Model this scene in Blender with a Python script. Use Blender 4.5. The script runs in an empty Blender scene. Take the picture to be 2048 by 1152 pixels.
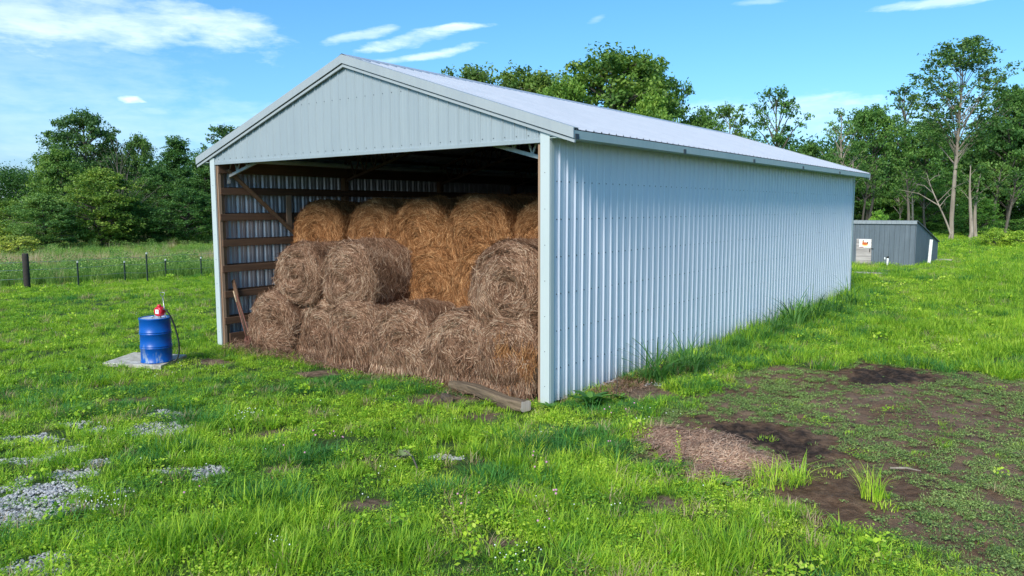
import bpy, math, random
import numpy as np
from math import sin, cos, pi, radians as R_
from mathutils import Vector

sc = bpy.context.scene
COL = sc.collection
rng = np.random.default_rng(7)
random.seed(7)

# ------------------------------------------------------------------ camera
F = 1513.2
PITCH, YAW, ROLL = 0.1026, -0.6504, -0.0035
CAM = np.array([6.5433, -9.5733, 3.0461])
_fw = np.array([sin(YAW)*cos(PITCH), cos(YAW)*cos(PITCH), -sin(PITCH)])
_r = np.cross(_fw, [0, 0, 1]); _r /= np.linalg.norm(_r); _u = np.cross(_r, _fw)
_r2 = _r*cos(ROLL)+_u*sin(ROLL); _u2 = -_r*sin(ROLL)+_u*cos(ROLL)
cd = bpy.data.cameras.new('camera'); cam = bpy.data.objects.new('camera', cd); COL.objects.link(cam)
from mathutils import Matrix
m = Matrix(((_r2[0], _u2[0], -_fw[0], CAM[0]), (_r2[1], _u2[1], -_fw[1], CAM[1]), (_r2[2], _u2[2], -_fw[2], CAM[2]), (0, 0, 0, 1)))
cam.matrix_world = m
cd.sensor_width = 36; cd.lens = F/2048*36; cd.clip_end = 3000; cd.clip_start = 0.1
cd.shift_y = -1.4/2048
sc.camera = cam

def ray(x, y):
    return _fw + _r2*(x-1024)/F - _u2*(y-574.6)/F
def G(x, y, z=0.0):                       # place on the ground seen at a photo position
    d = ray(x, y); t = (z-CAM[2])/d[2]; return CAM + d*t
def D(x, y, dist):                        # place at a given distance
    return CAM + ray(x, y)*dist
def PX(x, y, X):
    d = ray(x, y); return CAM + d*(X-CAM[0])/d[0]

# ------------------------------------------------------------------ light
SUN_EL, SUN_AZ = 37.0, 170.0              # azimuth from +Y clockwise
S = np.array([sin(R_(SUN_AZ))*cos(R_(SUN_EL)), cos(R_(SUN_AZ))*cos(R_(SUN_EL)), sin(R_(SUN_EL))])
ld = bpy.data.lights.new('sun', 'SUN'); ld.energy = 2.3; ld.angle = R_(22); ld.color = (1, .94, .84)
sun = bpy.data.objects.new('sun', ld); COL.objects.link(sun)
sun.rotation_euler = Vector(S).to_track_quat('Z', 'Y').to_euler(); sun.location = (0, 0, 30)
sc.view_settings.view_transform = 'Standard'; sc.view_settings.look = 'None'; sc.view_settings.gamma = 1
sc.view_settings.exposure = 1.05
sc.view_settings.use_curve_mapping = False

w = bpy.data.worlds.new('World'); sc.world = w; w.use_nodes = True
nt = w.node_tree; nt.nodes.clear()
def N(nt, t, **k):
    n = nt.nodes.new(t)
    for a, v in k.items(): setattr(n, a, v)
    return n
def L(nt, a, b): nt.links.new(a, b)
def M_(nt, op, a, b=None, c=None, clamp=False):
    n = nt.nodes.new('ShaderNodeMath'); n.operation = op; n.use_clamp = clamp
    for i, v in enumerate((a, b, c)):
        if v is None: continue
        if isinstance(v, (int, float)): n.inputs[i].default_value = v
        else: nt.links.new(v, n.inputs[i])
    return n.outputs[0]
def MIX(nt, fac, a, b, blend='MIX'):
    n = nt.nodes.new('ShaderNodeMix'); n.data_type = 'RGBA'; n.blend_type = blend
    for s, v in ((n.inputs[0], fac), (n.inputs[6], a), (n.inputs[7], b)):
        if isinstance(v, (int, float)): s.default_value = v
        elif isinstance(v, tuple): s.default_value = v if len(v) == 4 else v+(1,)
        else: nt.links.new(v, s)
    return n.outputs[2]
def RAMP(nt, fac, stops, interp='LINEAR'):
    n = nt.nodes.new('ShaderNodeValToRGB'); e = n.color_ramp.elements; n.color_ramp.interpolation = interp
    while len(e) < len(stops): e.new(0.5)
    for i, (p, c) in enumerate(stops):
        e[i].position = p
        if isinstance(c, (int, float)): c = (c, c, c)
        e[i].color = tuple(c)+(1,)
    nt.links.new(fac, n.inputs[0]); return n.outputs[0]
def NOISE(nt, vec, scale, detail=4, rough=.55, dist=0):
    n = nt.nodes.new('ShaderNodeTexNoise'); n.inputs['Scale'].default_value = scale; n.inputs['Detail'].default_value = detail
    n.inputs['Roughness'].default_value = rough; n.inputs['Distortion'].default_value = dist
    if vec is not None: nt.links.new(vec, n.inputs['Vector'])
    return n.outputs['Fac']
def MAPV(nt, vec, scale=(1, 1, 1), loc=(0, 0, 0), rot=(0, 0, 0)):
    n = nt.nodes.new('ShaderNodeMapping'); n.inputs['Scale'].default_value = scale; n.inputs['Location'].default_value = loc
    n.inputs['Rotation'].default_value = rot
    nt.links.new(vec, n.inputs['Vector']); return n.outputs[0]

sky = N(nt, 'ShaderNodeTexSky', sky_type='NISHITA', sun_disc=False, sun_elevation=R_(SUN_EL), sun_rotation=R_(SUN_AZ))
sky.air_density = 1.0; sky.dust_density = 0.6; sky.ozone_density = 1.6
tc = N(nt, 'ShaderNodeTexCoord')
sep = N(nt, 'ShaderNodeSeparateXYZ'); L(nt, tc.outputs['Generated'], sep.inputs[0])
az = M_(nt, 'ARCTAN2', sep.outputs[0], sep.outputs[1]); el = M_(nt, 'ARCSINE', sep.outputs[2])
comb = N(nt, 'ShaderNodeCombineXYZ'); L(nt, az, comb.inputs[0]); L(nt, el, comb.inputs[1])
warp = M_(nt, 'SUBTRACT', NOISE(nt, MAPV(nt, comb.outputs[0], (9, 26, 1)), 1.0, 6, .6), .5)
warp2 = M_(nt, 'SUBTRACT', NOISE(nt, MAPV(nt, comb.outputs[0], (14, 40, 1), (3, 5, 0)), 1.0, 6, .65), .5)
wisp = NOISE(nt, MAPV(nt, comb.outputs[0], (5, 30, 1), rot=(0, 0, -.12)), 1.0, 8, .6, .4)
fine = NOISE(nt, MAPV(nt, comb.outputs[0], (16, 60, 1), rot=(0, 0, -.2)), 1.0, 7, .62, .3)
total = None
# (photo x, y, half width, half height, tilt, strength)
CLOUDS = [(120, 40, 380, 62, .04, .8), (400, 50, 150, 50, .05, .95), (40, 20, 340, 70, 0, .7), (920, 56, 90, 8, .10, .95), (800, 84, 90, 12, .30, 1.0), (850, 76, 70, 13, .2, .9), (715, 74, 75, 13, .25, .75),
          (850, 112, 105, 9, .18, .8), (780, 122, 60, 7, .1, .6), (258, 197, 24, 9, 0, 1.3), (278, 200, 16, 5, -.2, 1.1), (305, 222, 45, 14, 0, .45), (500, 238, 110, 14, .1, .45), (1640, 205, 130, 16, 0, .6), (1400, 215, 120, 14, 0, .5),
          (1900, 2, 140, 8, 0, .8), (1510, 3, 50, 6, 0, .5), (1190, 40, 22, 7, .3, .45), (150, 260, 520, 60, .05, .42), (-60, 150, 400, 90, 0, .42), (1560, 235, 420, 40, 0, .5)]
for (x, y, hw, hh, tl, st) in CLOUDS:
    d = ray(x, y); d = d/np.linalg.norm(d); a0 = math.atan2(d[0], d[1]); e0 = math.asin(d[2])
    da = M_(nt, 'MULTIPLY', M_(nt, 'SUBTRACT', az, a0), cos(e0)); de = M_(nt, 'SUBTRACT', el, e0)
    u = M_(nt, 'ADD', M_(nt, 'MULTIPLY', da, cos(tl)), M_(nt, 'MULTIPLY', de, sin(tl)))
    v = M_(nt, 'SUBTRACT', M_(nt, 'MULTIPLY', de, cos(tl)), M_(nt, 'MULTIPLY', da, sin(tl)))
    v = M_(nt, 'ADD', v, M_(nt, 'MULTIPLY', warp, hh/F*3.2)); u = M_(nt, 'ADD', u, M_(nt, 'MULTIPLY', warp2, hw/F*1.6))
    q = M_(nt, 'ADD', M_(nt, 'POWER', M_(nt, 'ABSOLUTE', M_(nt, 'DIVIDE', u, hw/F)), 2.0), M_(nt, 'POWER', M_(nt, 'ABSOLUTE', M_(nt, 'DIVIDE', v, hh/F)), 2.0))
    q = M_(nt, 'ADD', q, M_(nt, 'MULTIPLY', M_(nt, 'SUBTRACT', .48, fine), 2.0 if hw < 149 else .7))
    b = M_(nt, 'MULTIPLY', M_(nt, 'SUBTRACT', 1.0, q, clamp=True), st)
    total = b if total is None else M_(nt, 'MAXIMUM', total, b)
den = M_(nt, 'MULTIPLY', total, M_(nt, 'ADD', -.12, M_(nt, 'ADD', M_(nt, 'MULTIPLY', wisp, 1.15), M_(nt, 'MULTIPLY', fine, .45))))
den = M_(nt, 'MAXIMUM', den, 0.0)
den = M_(nt, 'SMOOTH_MIN', M_(nt, 'MULTIPLY', M_(nt, 'POWER', den, 1.3), 1.0), .82, .3, clamp=True)
tintc = RAMP(nt, M_(nt, 'MULTIPLY', el, 2.5), [(.03, (.52, .66, 1.0)), (.3, (.45, .76, 1.03)), (.8, (.40, .84, 1.02))])
skc = MIX(nt, 1.0, sky.outputs[0], tintc, 'MULTIPLY')
lp = MIX(nt, den, skc, (7.0, 7.9, 9.0))
bg = N(nt, 'ShaderNodeBackground'); bg.inputs[1].default_value = 0.09
L(nt, lp, bg.inputs[0]); out = N(nt, 'ShaderNodeOutputWorld'); L(nt, bg.outputs[0], out.inputs[0])

# ------------------------------------------------------------------ helpers
def tag(o, label=None, cat=None, group=None, kind=None):
    if label: o['label'] = label
    if cat: o['category'] = cat
    if group: o['group'] = group
    if kind: o['kind'] = kind
    return o
def empty(name, loc, rz=0.0):
    o = bpy.data.objects.new(name, None); o.empty_display_size = .3; COL.objects.link(o)
    o.location = tuple(float(v) for v in loc); o.rotation_euler = (0, 0, rz); return o
def copy_tree(root):
    c = root.copy(); COL.objects.link(c)
    for ch in root.children:
        k = ch.copy(); COL.objects.link(k); k.parent = c
    return c
def raw_mesh(name, V, faces, mi=None, mats=(), attrs=None, smooth=False):
    """V (n,3); faces: list of tuples, or a numpy (n,3|4) array"""
    me = bpy.data.meshes.new(name); V = np.asarray(V, dtype=np.float32)
    if isinstance(faces, np.ndarray):
        k = faces.shape[1]; nf = len(faces); me.vertices.add(len(V)); me.vertices.foreach_set('co', V.ravel())
        me.loops.add(nf*k); me.loops.foreach_set('vertex_index', faces.astype(np.int32).ravel())
        me.polygons.add(nf); me.polygons.foreach_set('loop_start', np.arange(0, nf*k, k, dtype=np.int32))
        me.update(calc_edges=True)
    else:
        me.from_pydata([tuple(map(float, v)) for v in V], [], faces); me.update()
    for mt in mats: me.materials.append(mt)
    if mi is not None: me.polygons.foreach_set('material_index', np.asarray(mi, dtype=np.int32))
    if smooth is not False:
        s = np.ones(len(me.polygons), dtype=bool) if smooth is True else np.asarray(smooth, dtype=bool)
        me.polygons.foreach_set('use_smooth', s)
    if attrs:
        for an, av in attrs.items():
            a = me.attributes.new(an, 'FLOAT', 'POINT'); a.data.foreach_set('value', np.asarray(av, dtype=np.float32))
    return me
def link(name, me, parent=None, loc=None):
    o = bpy.data.objects.new(name, me); COL.objects.link(o)
    if parent is not None: o.parent = parent
    if loc is not None: o.location = tuple(float(v) for v in loc)
    return o
class MB:
    def __init__(s): s.v = []; s.f = []; s.m = []; s.sm = []
    def add(s, vs, fs, mi=0, sm=False):
        b = len(s.v); s.v += [tuple(map(float, q)) for q in vs]
        for f in fs: s.f.append(tuple(b+i for i in f)); s.m.append(mi); s.sm.append(sm)
    def box(s, lo, hi, mi=0):
        x0, y0, z0 = lo; x1, y1, z1 = hi
        s.add([(x0, y0, z0), (x1, y0, z0), (x1, y1, z0), (x0, y1, z0), (x0, y0, z1), (x1, y0, z1), (x1, y1, z1), (x0, y1, z1)],
              [(0, 3, 2, 1), (4, 5, 6, 7), (0, 1, 5, 4), (1, 2, 6, 5), (2, 3, 7, 6), (3, 0, 4, 7)], mi)
    def beam(s, a, b, wd, ht, up=(0, 0, 1), mi=0):        # rectangular bar from a to b
        a = Vector(tuple(map(float, a))); b = Vector(tuple(map(float, b))); d = (b-a).normalized(); up = Vector(up)
        sd = d.cross(up).normalized()*wd/2; uu = sd.cross(d).normalized()*ht/2
        s.add([a-sd-uu, a+sd-uu, a+sd+uu, a-sd+uu, b-sd-uu, b+sd-uu, b+sd+uu, b-sd+uu],
              [(0, 1, 2, 3), (7, 6, 5, 4), (0, 4, 5, 1), (1, 5, 6, 2), (2, 6, 7, 3), (3, 7, 4, 0)], mi)
    def tube(s, pts, rad, n=8, mi=0, cap=True):
        pts = [Vector(tuple(map(float, p))) for p in pts]
        if isinstance(rad, (int, float)): rad = [rad]*len(pts)
        rings = []; prev = None
        for i, p in enumerate(pts):
            d = (pts[min(i+1, len(pts)-1)]-pts[max(i-1, 0)]).normalized()
            if prev is None: prev = d.orthogonal().normalized()
            prev = (prev-d*prev.dot(d)).normalized(); q = d.cross(prev)
            rings.append([p+(prev*cos(2*pi*k/n)+q*sin(2*pi*k/n))*rad[i] for k in range(n)])
        vs = [v for r in rings for v in r]; fs = []
        for i in range(len(pts)-1):
            for k in range(n): a = i*n+k; b = i*n+(k+1) % n; fs.append((a, b, b+n, a+n))
        if cap: fs.append(tuple(reversed(range(n)))); fs.append(tuple(range((len(pts)-1)*n, len(pts)*n)))
        s.add(vs, fs, mi, True)
    def lathe(s, prof, c=(0, 0, 0), n=32, mi=0, sm=True):
        vs = [(c[0]+r*cos(2*pi*k/n), c[1]+r*sin(2*pi*k/n), c[2]+z) for r, z in prof for k in range(n)]; fs = []
        for i in range(len(prof)-1):
            for k in range(n): a = i*n+k; b = i*n+(k+1) % n; fs.append((a, b, b+n, a+n))
        s.add(vs, fs, mi, sm)
    def build(s, name, mats, parent=None, loc=None, bevel=0):
        if not isinstance(mats, (list, tuple)): mats = [mats]
        me = raw_mesh(name, s.v, s.f, s.m, mats, smooth=s.sm); o = link(name, me, parent, loc)
        if bevel:
            b = o.modifiers.new('bevel', 'BEVEL'); b.width = bevel; b.segments = 2; b.limit_method = 'ANGLE'
        return o

def vnoise(x, y, scale, seed=0, oct=3):
    """smooth value noise 0..1, numpy"""
    x = np.asarray(x, float)*scale; y = np.asarray(y, float)*scale; tot = 0; amp = 1; s = 0
    for o in range(oct):
        xi = np.floor(x).astype(np.int64); yi = np.floor(y).astype(np.int64); fx = x-xi; fy = y-yi
        fx = fx*fx*(3-2*fx); fy = fy*fy*(3-2*fy)
        def h(a, b):
            v = (a*374761393+b*668265263+seed*1442695041+o*97531) & 0xffffffff
            v = ((v ^ (v >> 13))*1274126177) & 0xffffffff
            return ((v ^ (v >> 16)) & 0xffff)/65535.0
        tot = tot+amp*((h(xi, yi)*(1-fx)+h(xi+1, yi)*fx)*(1-fy)+(h(xi, yi+1)*(1-fx)+h(xi+1, yi+1)*fx)*fy)
        s += amp; amp *= .5; x = x*2.03+17.1; y = y*2.03+9.7
    return tot/s
def poly_dist(x, y, P):
    """signed distance to a polygon, positive inside"""
    P = np.asarray(P, float)[:, :2]; n = len(P); d = np.full(x.shape, 1e9); ins = np.zeros(x.shape, bool)
    for i in range(n):
        a = P[i]; b = P[(i+1) % n]; e = b-a
        t = np.clip(((x-a[0])*e[0]+(y-a[1])*e[1])/(e@e), 0, 1)
        d = np.minimum(d, np.hypot(x-a[0]-t*e[0], y-a[1]-t*e[1]))
        c = ((a[1] > y) != (b[1] > y)) & (x < (b[0]-a[0])*(y-a[1])/(b[1]-a[1]+1e-12)+a[0]); ins ^= c
    return np.where(ins, d, -d)
def sstep(a, b, x):
    t = np.clip((x-a)/(b-a), 0, 1); return t*t*(3-2*t)

# ------------------------------------------------------------------ materials
def mat(name):
    mt = bpy.data.materials.new(name); mt.use_nodes = True; nt = mt.node_tree; nt.nodes.clear()
    b = N(nt, 'ShaderNodeBsdfPrincipled'); o = N(nt, 'ShaderNodeOutputMaterial'); L(nt, b.outputs[0], o.inputs[0]); return mt, nt, b
def objco(nt): return N(nt, 'ShaderNodeTexCoord').outputs['Object']
def worldco(nt): return N(nt, 'ShaderNodeNewGeometry').outputs['Position']
def bump(nt, b, h, strength=.4, dist=.01):
    n = N(nt, 'ShaderNodeBump'); n.inputs['Strength'].default_value = strength; n.inputs['Distance'].default_value = dist
    L(nt, h, n.inputs['Height']); L(nt, n.outputs[0], b.inputs['Normal'])
def metal(name, c1, c2, rough=.42, met=.25, dirt=True, grime=(.30, .27, .22)):
    mt, nt, b = mat(name); co = objco(nt)
    n = NOISE(nt, MAPV(nt, co, (1.2, 1.2, .5)), 1.3, 5, .6)
    st = NOISE(nt, MAPV(nt, co, (14, 14, .5)), 1.0, 4, .6)
    c = MIX(nt, RAMP(nt, M_(nt, 'ADD', M_(nt, 'MULTIPLY', n, .6), M_(nt, 'MULTIPLY', st, .4)), [(.35, 0.), (.65, 1.)]), c1, c2)
    if dirt:
        sp = N(nt, 'ShaderNodeSeparateXYZ'); L(nt, co, sp.inputs[0])
        z = M_(nt, 'ADD', sp.outputs[2], M_(nt, 'MULTIPLY', M_(nt, 'SUBTRACT', st, .5), .7))
        f = RAMP(nt, z, [(0., .55), (.22, .18), (.5, 0.)])
        c = MIX(nt, f, c, grime)
    L(nt, c, b.inputs['Base Color']); b.inputs['Metallic'].default_value = met
    L(nt, M_(nt, 'ADD', rough-.06, M_(nt, 'MULTIPLY', n, .14)), b.inputs['Roughness'])
    bump(nt, b, n, .25, .02)
    return mt
def wood(name, c1, c2, axis=1, rough=.85, sc_=1.0):
    mt, nt, b = mat(name); co = objco(nt); s = [22*sc_]*3; s[axis] = 1.2*sc_
    g = NOISE(nt, MAPV(nt, co, tuple(s)), 1.0, 6, .65, .6); g2 = NOISE(nt, co, 1.7, 3)
    c = MIX(nt, RAMP(nt, g, [(.32, 0.), (.68, 1.)]), c1, c2); c = MIX(nt, M_(nt, 'MULTIPLY', g2, .5), c, tuple(v*.5 for v in c1))
    L(nt, c, b.inputs['Base Color']); b.inputs['Roughness'].default_value = rough; bump(nt, b, g, .5, .006); return mt
def plain(name, c, rough=.5, met=0., var=.15, scale=8.):
    mt, nt, b = mat(name); n = NOISE(nt, objco(nt), scale, 5, .6)
    L(nt, MIX(nt, RAMP(nt, n, [(.3, 0.), (.7, 1.)]), tuple(v*(1-var) for v in c), tuple(min(1, v*(1+var)) for v in c)), b.inputs['Base Color'])
    L(nt, M_(nt, 'ADD', rough-.08, M_(nt, 'MULTIPLY', n, .16)), b.inputs['Roughness']); b.inputs['Metallic'].default_value = met; return mt
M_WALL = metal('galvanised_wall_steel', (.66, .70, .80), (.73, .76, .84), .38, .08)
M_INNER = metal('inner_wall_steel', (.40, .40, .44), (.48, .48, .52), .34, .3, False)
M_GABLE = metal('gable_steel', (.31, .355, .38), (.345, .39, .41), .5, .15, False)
M_TRIM = metal('white_trim_steel', (.48, .54, .54), (.53, .58, .58), .5, .05, False)
M_RAKE = metal('rake_trim_steel', (.34, .37, .39), (.39, .42, .43), .5, .1, False)
M_FASCIA = metal('eave_fascia_steel', (.36, .44, .43), (.45, .52, .50), .5, .1, False)
M_ROOF = metal('roof_steel', (.42, .45, .51), (.48, .50, .56), .40, .25, False)
M_SCREW = plain('screw_head', (.08, .09, .10), .5, .6)
M_DARK = plain('dark_bracket_steel', (.06, .07, .08), .5, .5)
M_POST = wood('post_wood', (.16, .085, .045), (.27, .16, .09), 2)
M_GIRT = wood('girt_wood', (.10, .052, .03), (.19, .10, .055), 1)
M_PALEWOOD = wood('pale_board_wood', (.36, .22, .14), (.5, .33, .22), 2)
M_PURLIN = wood('purlin_wood', (.10, .06, .04), (.17, .10, .07), 1)
M_TRUSS = plain('truss_steel', (.42, .44, .45), .5, .2)

def hay_mat(name, ramp, dark):
    mt, nt, b = mat(name); a = N(nt, 'ShaderNodeAttribute', attribute_name='tint'); co = objco(nt)
    oi = N(nt, 'ShaderNodeObjectInfo')
    off = N(nt, 'ShaderNodeVectorMath', operation='ADD'); L(nt, co, off.inputs[0]); L(nt, oi.outputs['Random'], off.inputs[1])
    n = NOISE(nt, off.outputs[0], 2.2, 4, .6); n2 = NOISE(nt, MAPV(nt, off.outputs[0], (60, 60, 60)), 1.0, 3, .7)
    t = M_(nt, 'ADD', M_(nt, 'MULTIPLY', a.outputs['Fac'], .62), M_(nt, 'ADD', M_(nt, 'MULTIPLY', n, .34), M_(nt, 'MULTIPLY', M_(nt, 'SUBTRACT', n2, .4), .2)))
    c = RAMP(nt, t, ramp)
    L(nt, c, b.inputs['Base Color']); b.inputs['Roughness'].default_value = .9
    b.inputs['Specular IOR Level'].default_value = .15
    bump(nt, b, NOISE(nt, MAPV(nt, off.outputs[0], (45, 45, 45)), 1.0, 4, .7), .9, .03)
    return mt
M_HAYG = hay_mat('golden_hay', [(.10, (.042, .016, .006)), (.36, (.22, .088, .032)), (.60, (.44, .195, .075)), (.88, (.74, .42, .20))], 0)
M_HAYW = hay_mat('weathered_hay', [(.10, (.032, .014, .008)), (.36, (.19, .095, .056)), (.60, (.39, .22, .135)), (.88, (.74, .53, .37))], 0)
M_STRAW = hay_mat('pale_straw', [(.1, (.10, .05, .035)), (.36, (.28, .155, .105)), (.62, (.48, .30, .21)), (.9, (.72, .52, .38))], 0)

def leaf_mat(name, ramp, trans=.35, worldscale=.25, use_obj=True, rough=.55, spec=.3, wts=(.5, .32, .18)):
    mt = bpy.data.materials.new(name); mt.use_nodes = True; nt = mt.node_tree; nt.nodes.clear()
    a = N(nt, 'ShaderNodeAttribute', attribute_name='tint'); wc = worldco(nt)
    n = NOISE(nt, wc, worldscale, 3, .6); n2 = NOISE(nt, wc, worldscale*5, 2, .6)
    t = M_(nt, 'ADD', M_(nt, 'MULTIPLY', a.outputs['Fac'], wts[0]), M_(nt, 'ADD', M_(nt, 'MULTIPLY', RAMP(nt, n, [(.3, 0.), (.7, 1.)]), wts[1]), M_(nt, 'MULTIPLY', RAMP(nt, n2, [(.3, 0.), (.7, 1.)]), wts[2])))
    c = RAMP(nt, t, ramp)
    if use_obj:
        oi = N(nt, 'ShaderNodeObjectInfo'); c = MIX(nt, 1.0, c, oi.outputs['Color'], 'MULTIPLY')
    b = N(nt, 'ShaderNodeBsdfPrincipled'); L(nt, c, b.inputs['Base Color']); b.inputs['Roughness'].default_value = rough
    b.inputs['Specular IOR Level'].default_value = spec
    tr = N(nt, 'ShaderNodeBsdfTranslucent'); L(nt, MIX(nt, 1.0, c, (1.25, 1.35, .7), 'MULTIPLY'), tr.inputs[0])
    mx = N(nt, 'ShaderNodeMixShader'); mx.inputs[0].default_value = trans; L(nt, b.outputs[0], mx.inputs[1]); L(nt, tr.outputs[0], mx.inputs[2])
    o = N(nt, 'ShaderNodeOutputMaterial'); L(nt, mx.outputs[0], o.inputs[0]); return mt
M_GRASS = leaf_mat('grass_blade', [(.06, (.04, .12, .03)), (.26, (.11, .28, .035)), (.46, (.29, .50, .035)), (.66, (.50, .66, .05)), (.90, (.74, .78, .20))], .36, .30, False, wts=(.42, .34, .24))
M_FARGR = leaf_mat('field_grass_blade', [(.08, (.08, .18, .03)), (.35, (.20, .36, .045)), (.6, (.34, .46, .08)), (.9, (.52, .54, .20))], .35, .12, False)
M_TALL = leaf_mat('tall_weed_blade', [(.08, (.045, .12, .03)), (.34, (.14, .28, .06)), (.60, (.28, .43, .10)), (.90, (.48, .54, .20))], .35, .3, False)
M_JOHN = leaf_mat('broad_grass_blade', [(.08, (.035, .11, .03)), (.4, (.08, .21, .045)), (.7, (.16, .33, .06)), (.95, (.32, .46, .12))], .35, .8, False)
M_LEAF = leaf_mat('tree_leaf', [(.08, (.024, .062, .024)), (.36, (.075, .155, .042)), (.60, (.17, .27, .06)), (.90, (.36, .42, .12))], .3, .22)
M_WEED = leaf_mat('creeping_weed_leaf', [(.08, (.06, .11, .035)), (.4, (.17, .26, .07)), (.7, (.30, .40, .11)), (.95, (.44, .50, .18))], .25, .6, False)
M_GSHADE = leaf_mat('shade_toned_grass_blade', [(.08, (.02, .09, .03)), (.4, (.06, .21, .045)), (.7, (.12, .33, .05)), (.95, (.25, .46, .08))], .3, .8, False)  # shade painted into the blade colour; also used for random dark patches
M_GBRIGHT = leaf_mat('fresh_grass_blade', [(.08, (.06, .17, .02)), (.35, (.19, .37, .025)), (.65, (.38, .55, .04)), (.95, (.60, .68, .14))], .42, .8, False)
M_DRY = leaf_mat('dry_grass_blade', [(.1, (.22, .15, .08)), (.5, (.46, .35, .20)), (.9, (.68, .58, .38))], .25, .4, False)
M_BARK = wood('bark', (.085, .07, .055), (.22, .19, .155), 2, .95, .25)
M_BARKPALE = wood('pale_bark', (.20, .16, .125), (.50, .42, .34), 2, .95, .3)

# ------------------------------------------------------------------ ground
W, LB, ZG, RD = 9.1244, 18.53, 4.08, 5.858     # barn width, length, opening height, ridge height
EX, ET, EB = .485, 4.207, 4.085                # eave overhang, top and bottom of fascia
SL = (RD-ET)/(W/2+EX)
def gp(*pts): return [G(a, b)[:2] for a, b in pts]
DIRT = gp((1268, 842), (1330, 815), (1400, 792), (1470, 752), (1540, 738), (1620, 737), (1720, 724), (1800, 728), (1900, 742), (2070, 770), (2300, 860), (2400, 1200), (2000, 1300), (1880, 1150), (1740, 1085), (1600, 1050), (1490, 1010), (1430, 975), (1370, 920), (1310, 890))
MUD = [gp((1500, 965), (1560, 940), (1680, 920), (1760, 950), (1800, 1010), (1740, 1062), (1640, 1058), (1540, 1020)), gp((1300, 850), (1420, 835), (1560, 850), (1700, 890), (1720, 925), (1600, 935), (1500, 905), (1400, 880)), gp((1640, 742), (1740, 728), (1860, 738), (1900, 755), (1860, 775), (1760, 770), (1690, 765))]
BLACK = [gp((1380, 848), (1480, 850), (1600, 870), (1690, 900), (1640, 925), (1540, 905), (1450, 885)), gp((1690, 738), (1760, 728), (1870, 742), (1880, 760), (1800, 772), (1720, 765))]
GRAVEL = [(20, 960, 50, 14), (110, 1020, 70, 12), (310, 860, 50, 8), (20, 920, 60, 10), (50, 885, 55, 22), (120, 905, 60, 14), (225, 862, 75, 15), (170, 850, 40, 10), (150, 942, 45, 16), (60, 985, 120, 18), (45, 1030, 90, 32), (90, 1135, 62, 34), (-60, 1010, 80, 40), (395, 945, 75, 11), (250, 985, 25, 8), (905, 912, 30, 5), (1345, 770, 40, 6), (150, 1075, 20, 8), (330, 830, 40, 7)]
BROWN = [(560, 940, 60, 12), (740, 1010, 60, 14), (1010, 1085, 60, 16), (250, 800, 70, 8), (640, 745, 50, 6), (545, 862, 50, 14), (430, 722, 60, 10), (900, 800, 90, 12), (980, 832, 60, 14), (1280, 785, 70, 22), (1340, 1005, 70, 22), (1250, 1075, 40, 10)]
def ell(x, y, px, py, rx, ry):
    c = G(px, py); dist = (c-CAM)@_fw; hd = np.array([_fw[0], _fw[1]])/np.hypot(_fw[0], _fw[1]); rt = np.array([hd[1], -hd[0]])
    a = rx*dist/F; b = ry*dist*dist/(F*CAM[2])
    u = ((x-c[0])*rt[0]+(y-c[1])*rt[1])/a; v = ((x-c[0])*hd[0]+(y-c[1])*hd[1])/b
    return 1-np.hypot(u, v)
def masks(x, y):
    nz = vnoise(x, y, 1.6, 3, 4)-.5; nz2 = vnoise(x, y, 5.0, 5, 3)-.5
    dd = poly_dist(x, y, DIRT)+nz*1.3+nz2*.5
    dirt = sstep(-.12, .25, dd)
    mud = np.zeros_like(dirt); blk = np.zeros_like(dirt)
    for p in MUD: mud = np.maximum(mud, sstep(-.15, .25, poly_dist(x, y, p)+nz*1.2+nz2*.9))
    for p in BLACK: blk = np.maximum(blk, sstep(-.1, .3, poly_dist(x, y, p)+nz*1.0+nz2*1.0))
    gr = np.zeros_like(dirt); br = np.zeros_like(dirt)
    for e in GRAVEL: gr = np.maximum(gr, sstep(.05, .5, np.minimum(ell(x, y, *e)*1.2+.15, .62)+nz*2.6+nz2*2.2))
    for e in BROWN: br = np.maximum(br, sstep(-.1, .5, ell(x, y, *e)+nz*1.2+nz2*.6))
    return dirt, mud, blk, gr, br
def axis(lo, hi, step, far):
    a = list(np.arange(lo, hi+1e-6, step)); d = step
    while a[-1] < far: d *= 1.22; a.append(a[-1]+d)
    d = step
    while a[0] > -far: d *= 1.22; a.insert(0, a[0]-d)
    return np.array(a)
gxs = axis(-13, 9.5, .065, 1500); gys = axis(-8.5, 12, .065, 1500)
GX, GY = np.meshgrid(gxs, gys)
fx, fy = GX.ravel(), GY.ravel()
dirt, mud, blk, gr, br = masks(fx, fy)
def ground_z(x, y):
    near = np.exp(-(np.hypot(x-0, y-0)/45)**2)
    z = (vnoise(x, y, .35, 11, 3)-.5)*.10*near
    return z
gz = ground_z(fx, fy)
near = (np.abs(fx+2) < 14) & (np.abs(fy-2) < 13)
gz += np.where(near, (vnoise(fx, fy, 4, 12, 3)-.5)*.035+np.where(dirt > .3, (vnoise(fx, fy, 6, 13, 3)-.5)*.085*(1+.9*blk)-.02, 0)+gr*(vnoise(fx, fy, 14, 14, 2)-.5)*.03, 0)
inb = (fx > -W-.1) & (fx < .1) & (fy > -.1) & (fy < LB+.1)
gz = np.where(inb, -.02, gz)
nx, ny = len(gxs), len(gys)
idx = np.arange(nx*ny).reshape(ny, nx)
Q = np.stack([idx[:-1, :-1].ravel(), idx[:-1, 1:].ravel(), idx[1:, 1:].ravel(), idx[1:, :-1].ravel()], 1)
mt, nt, b = mat('ground_soil'); wc = worldco(nt)
def AT(nm): return N(nt, 'ShaderNodeAttribute', attribute_name=nm).outputs['Fac']
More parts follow.
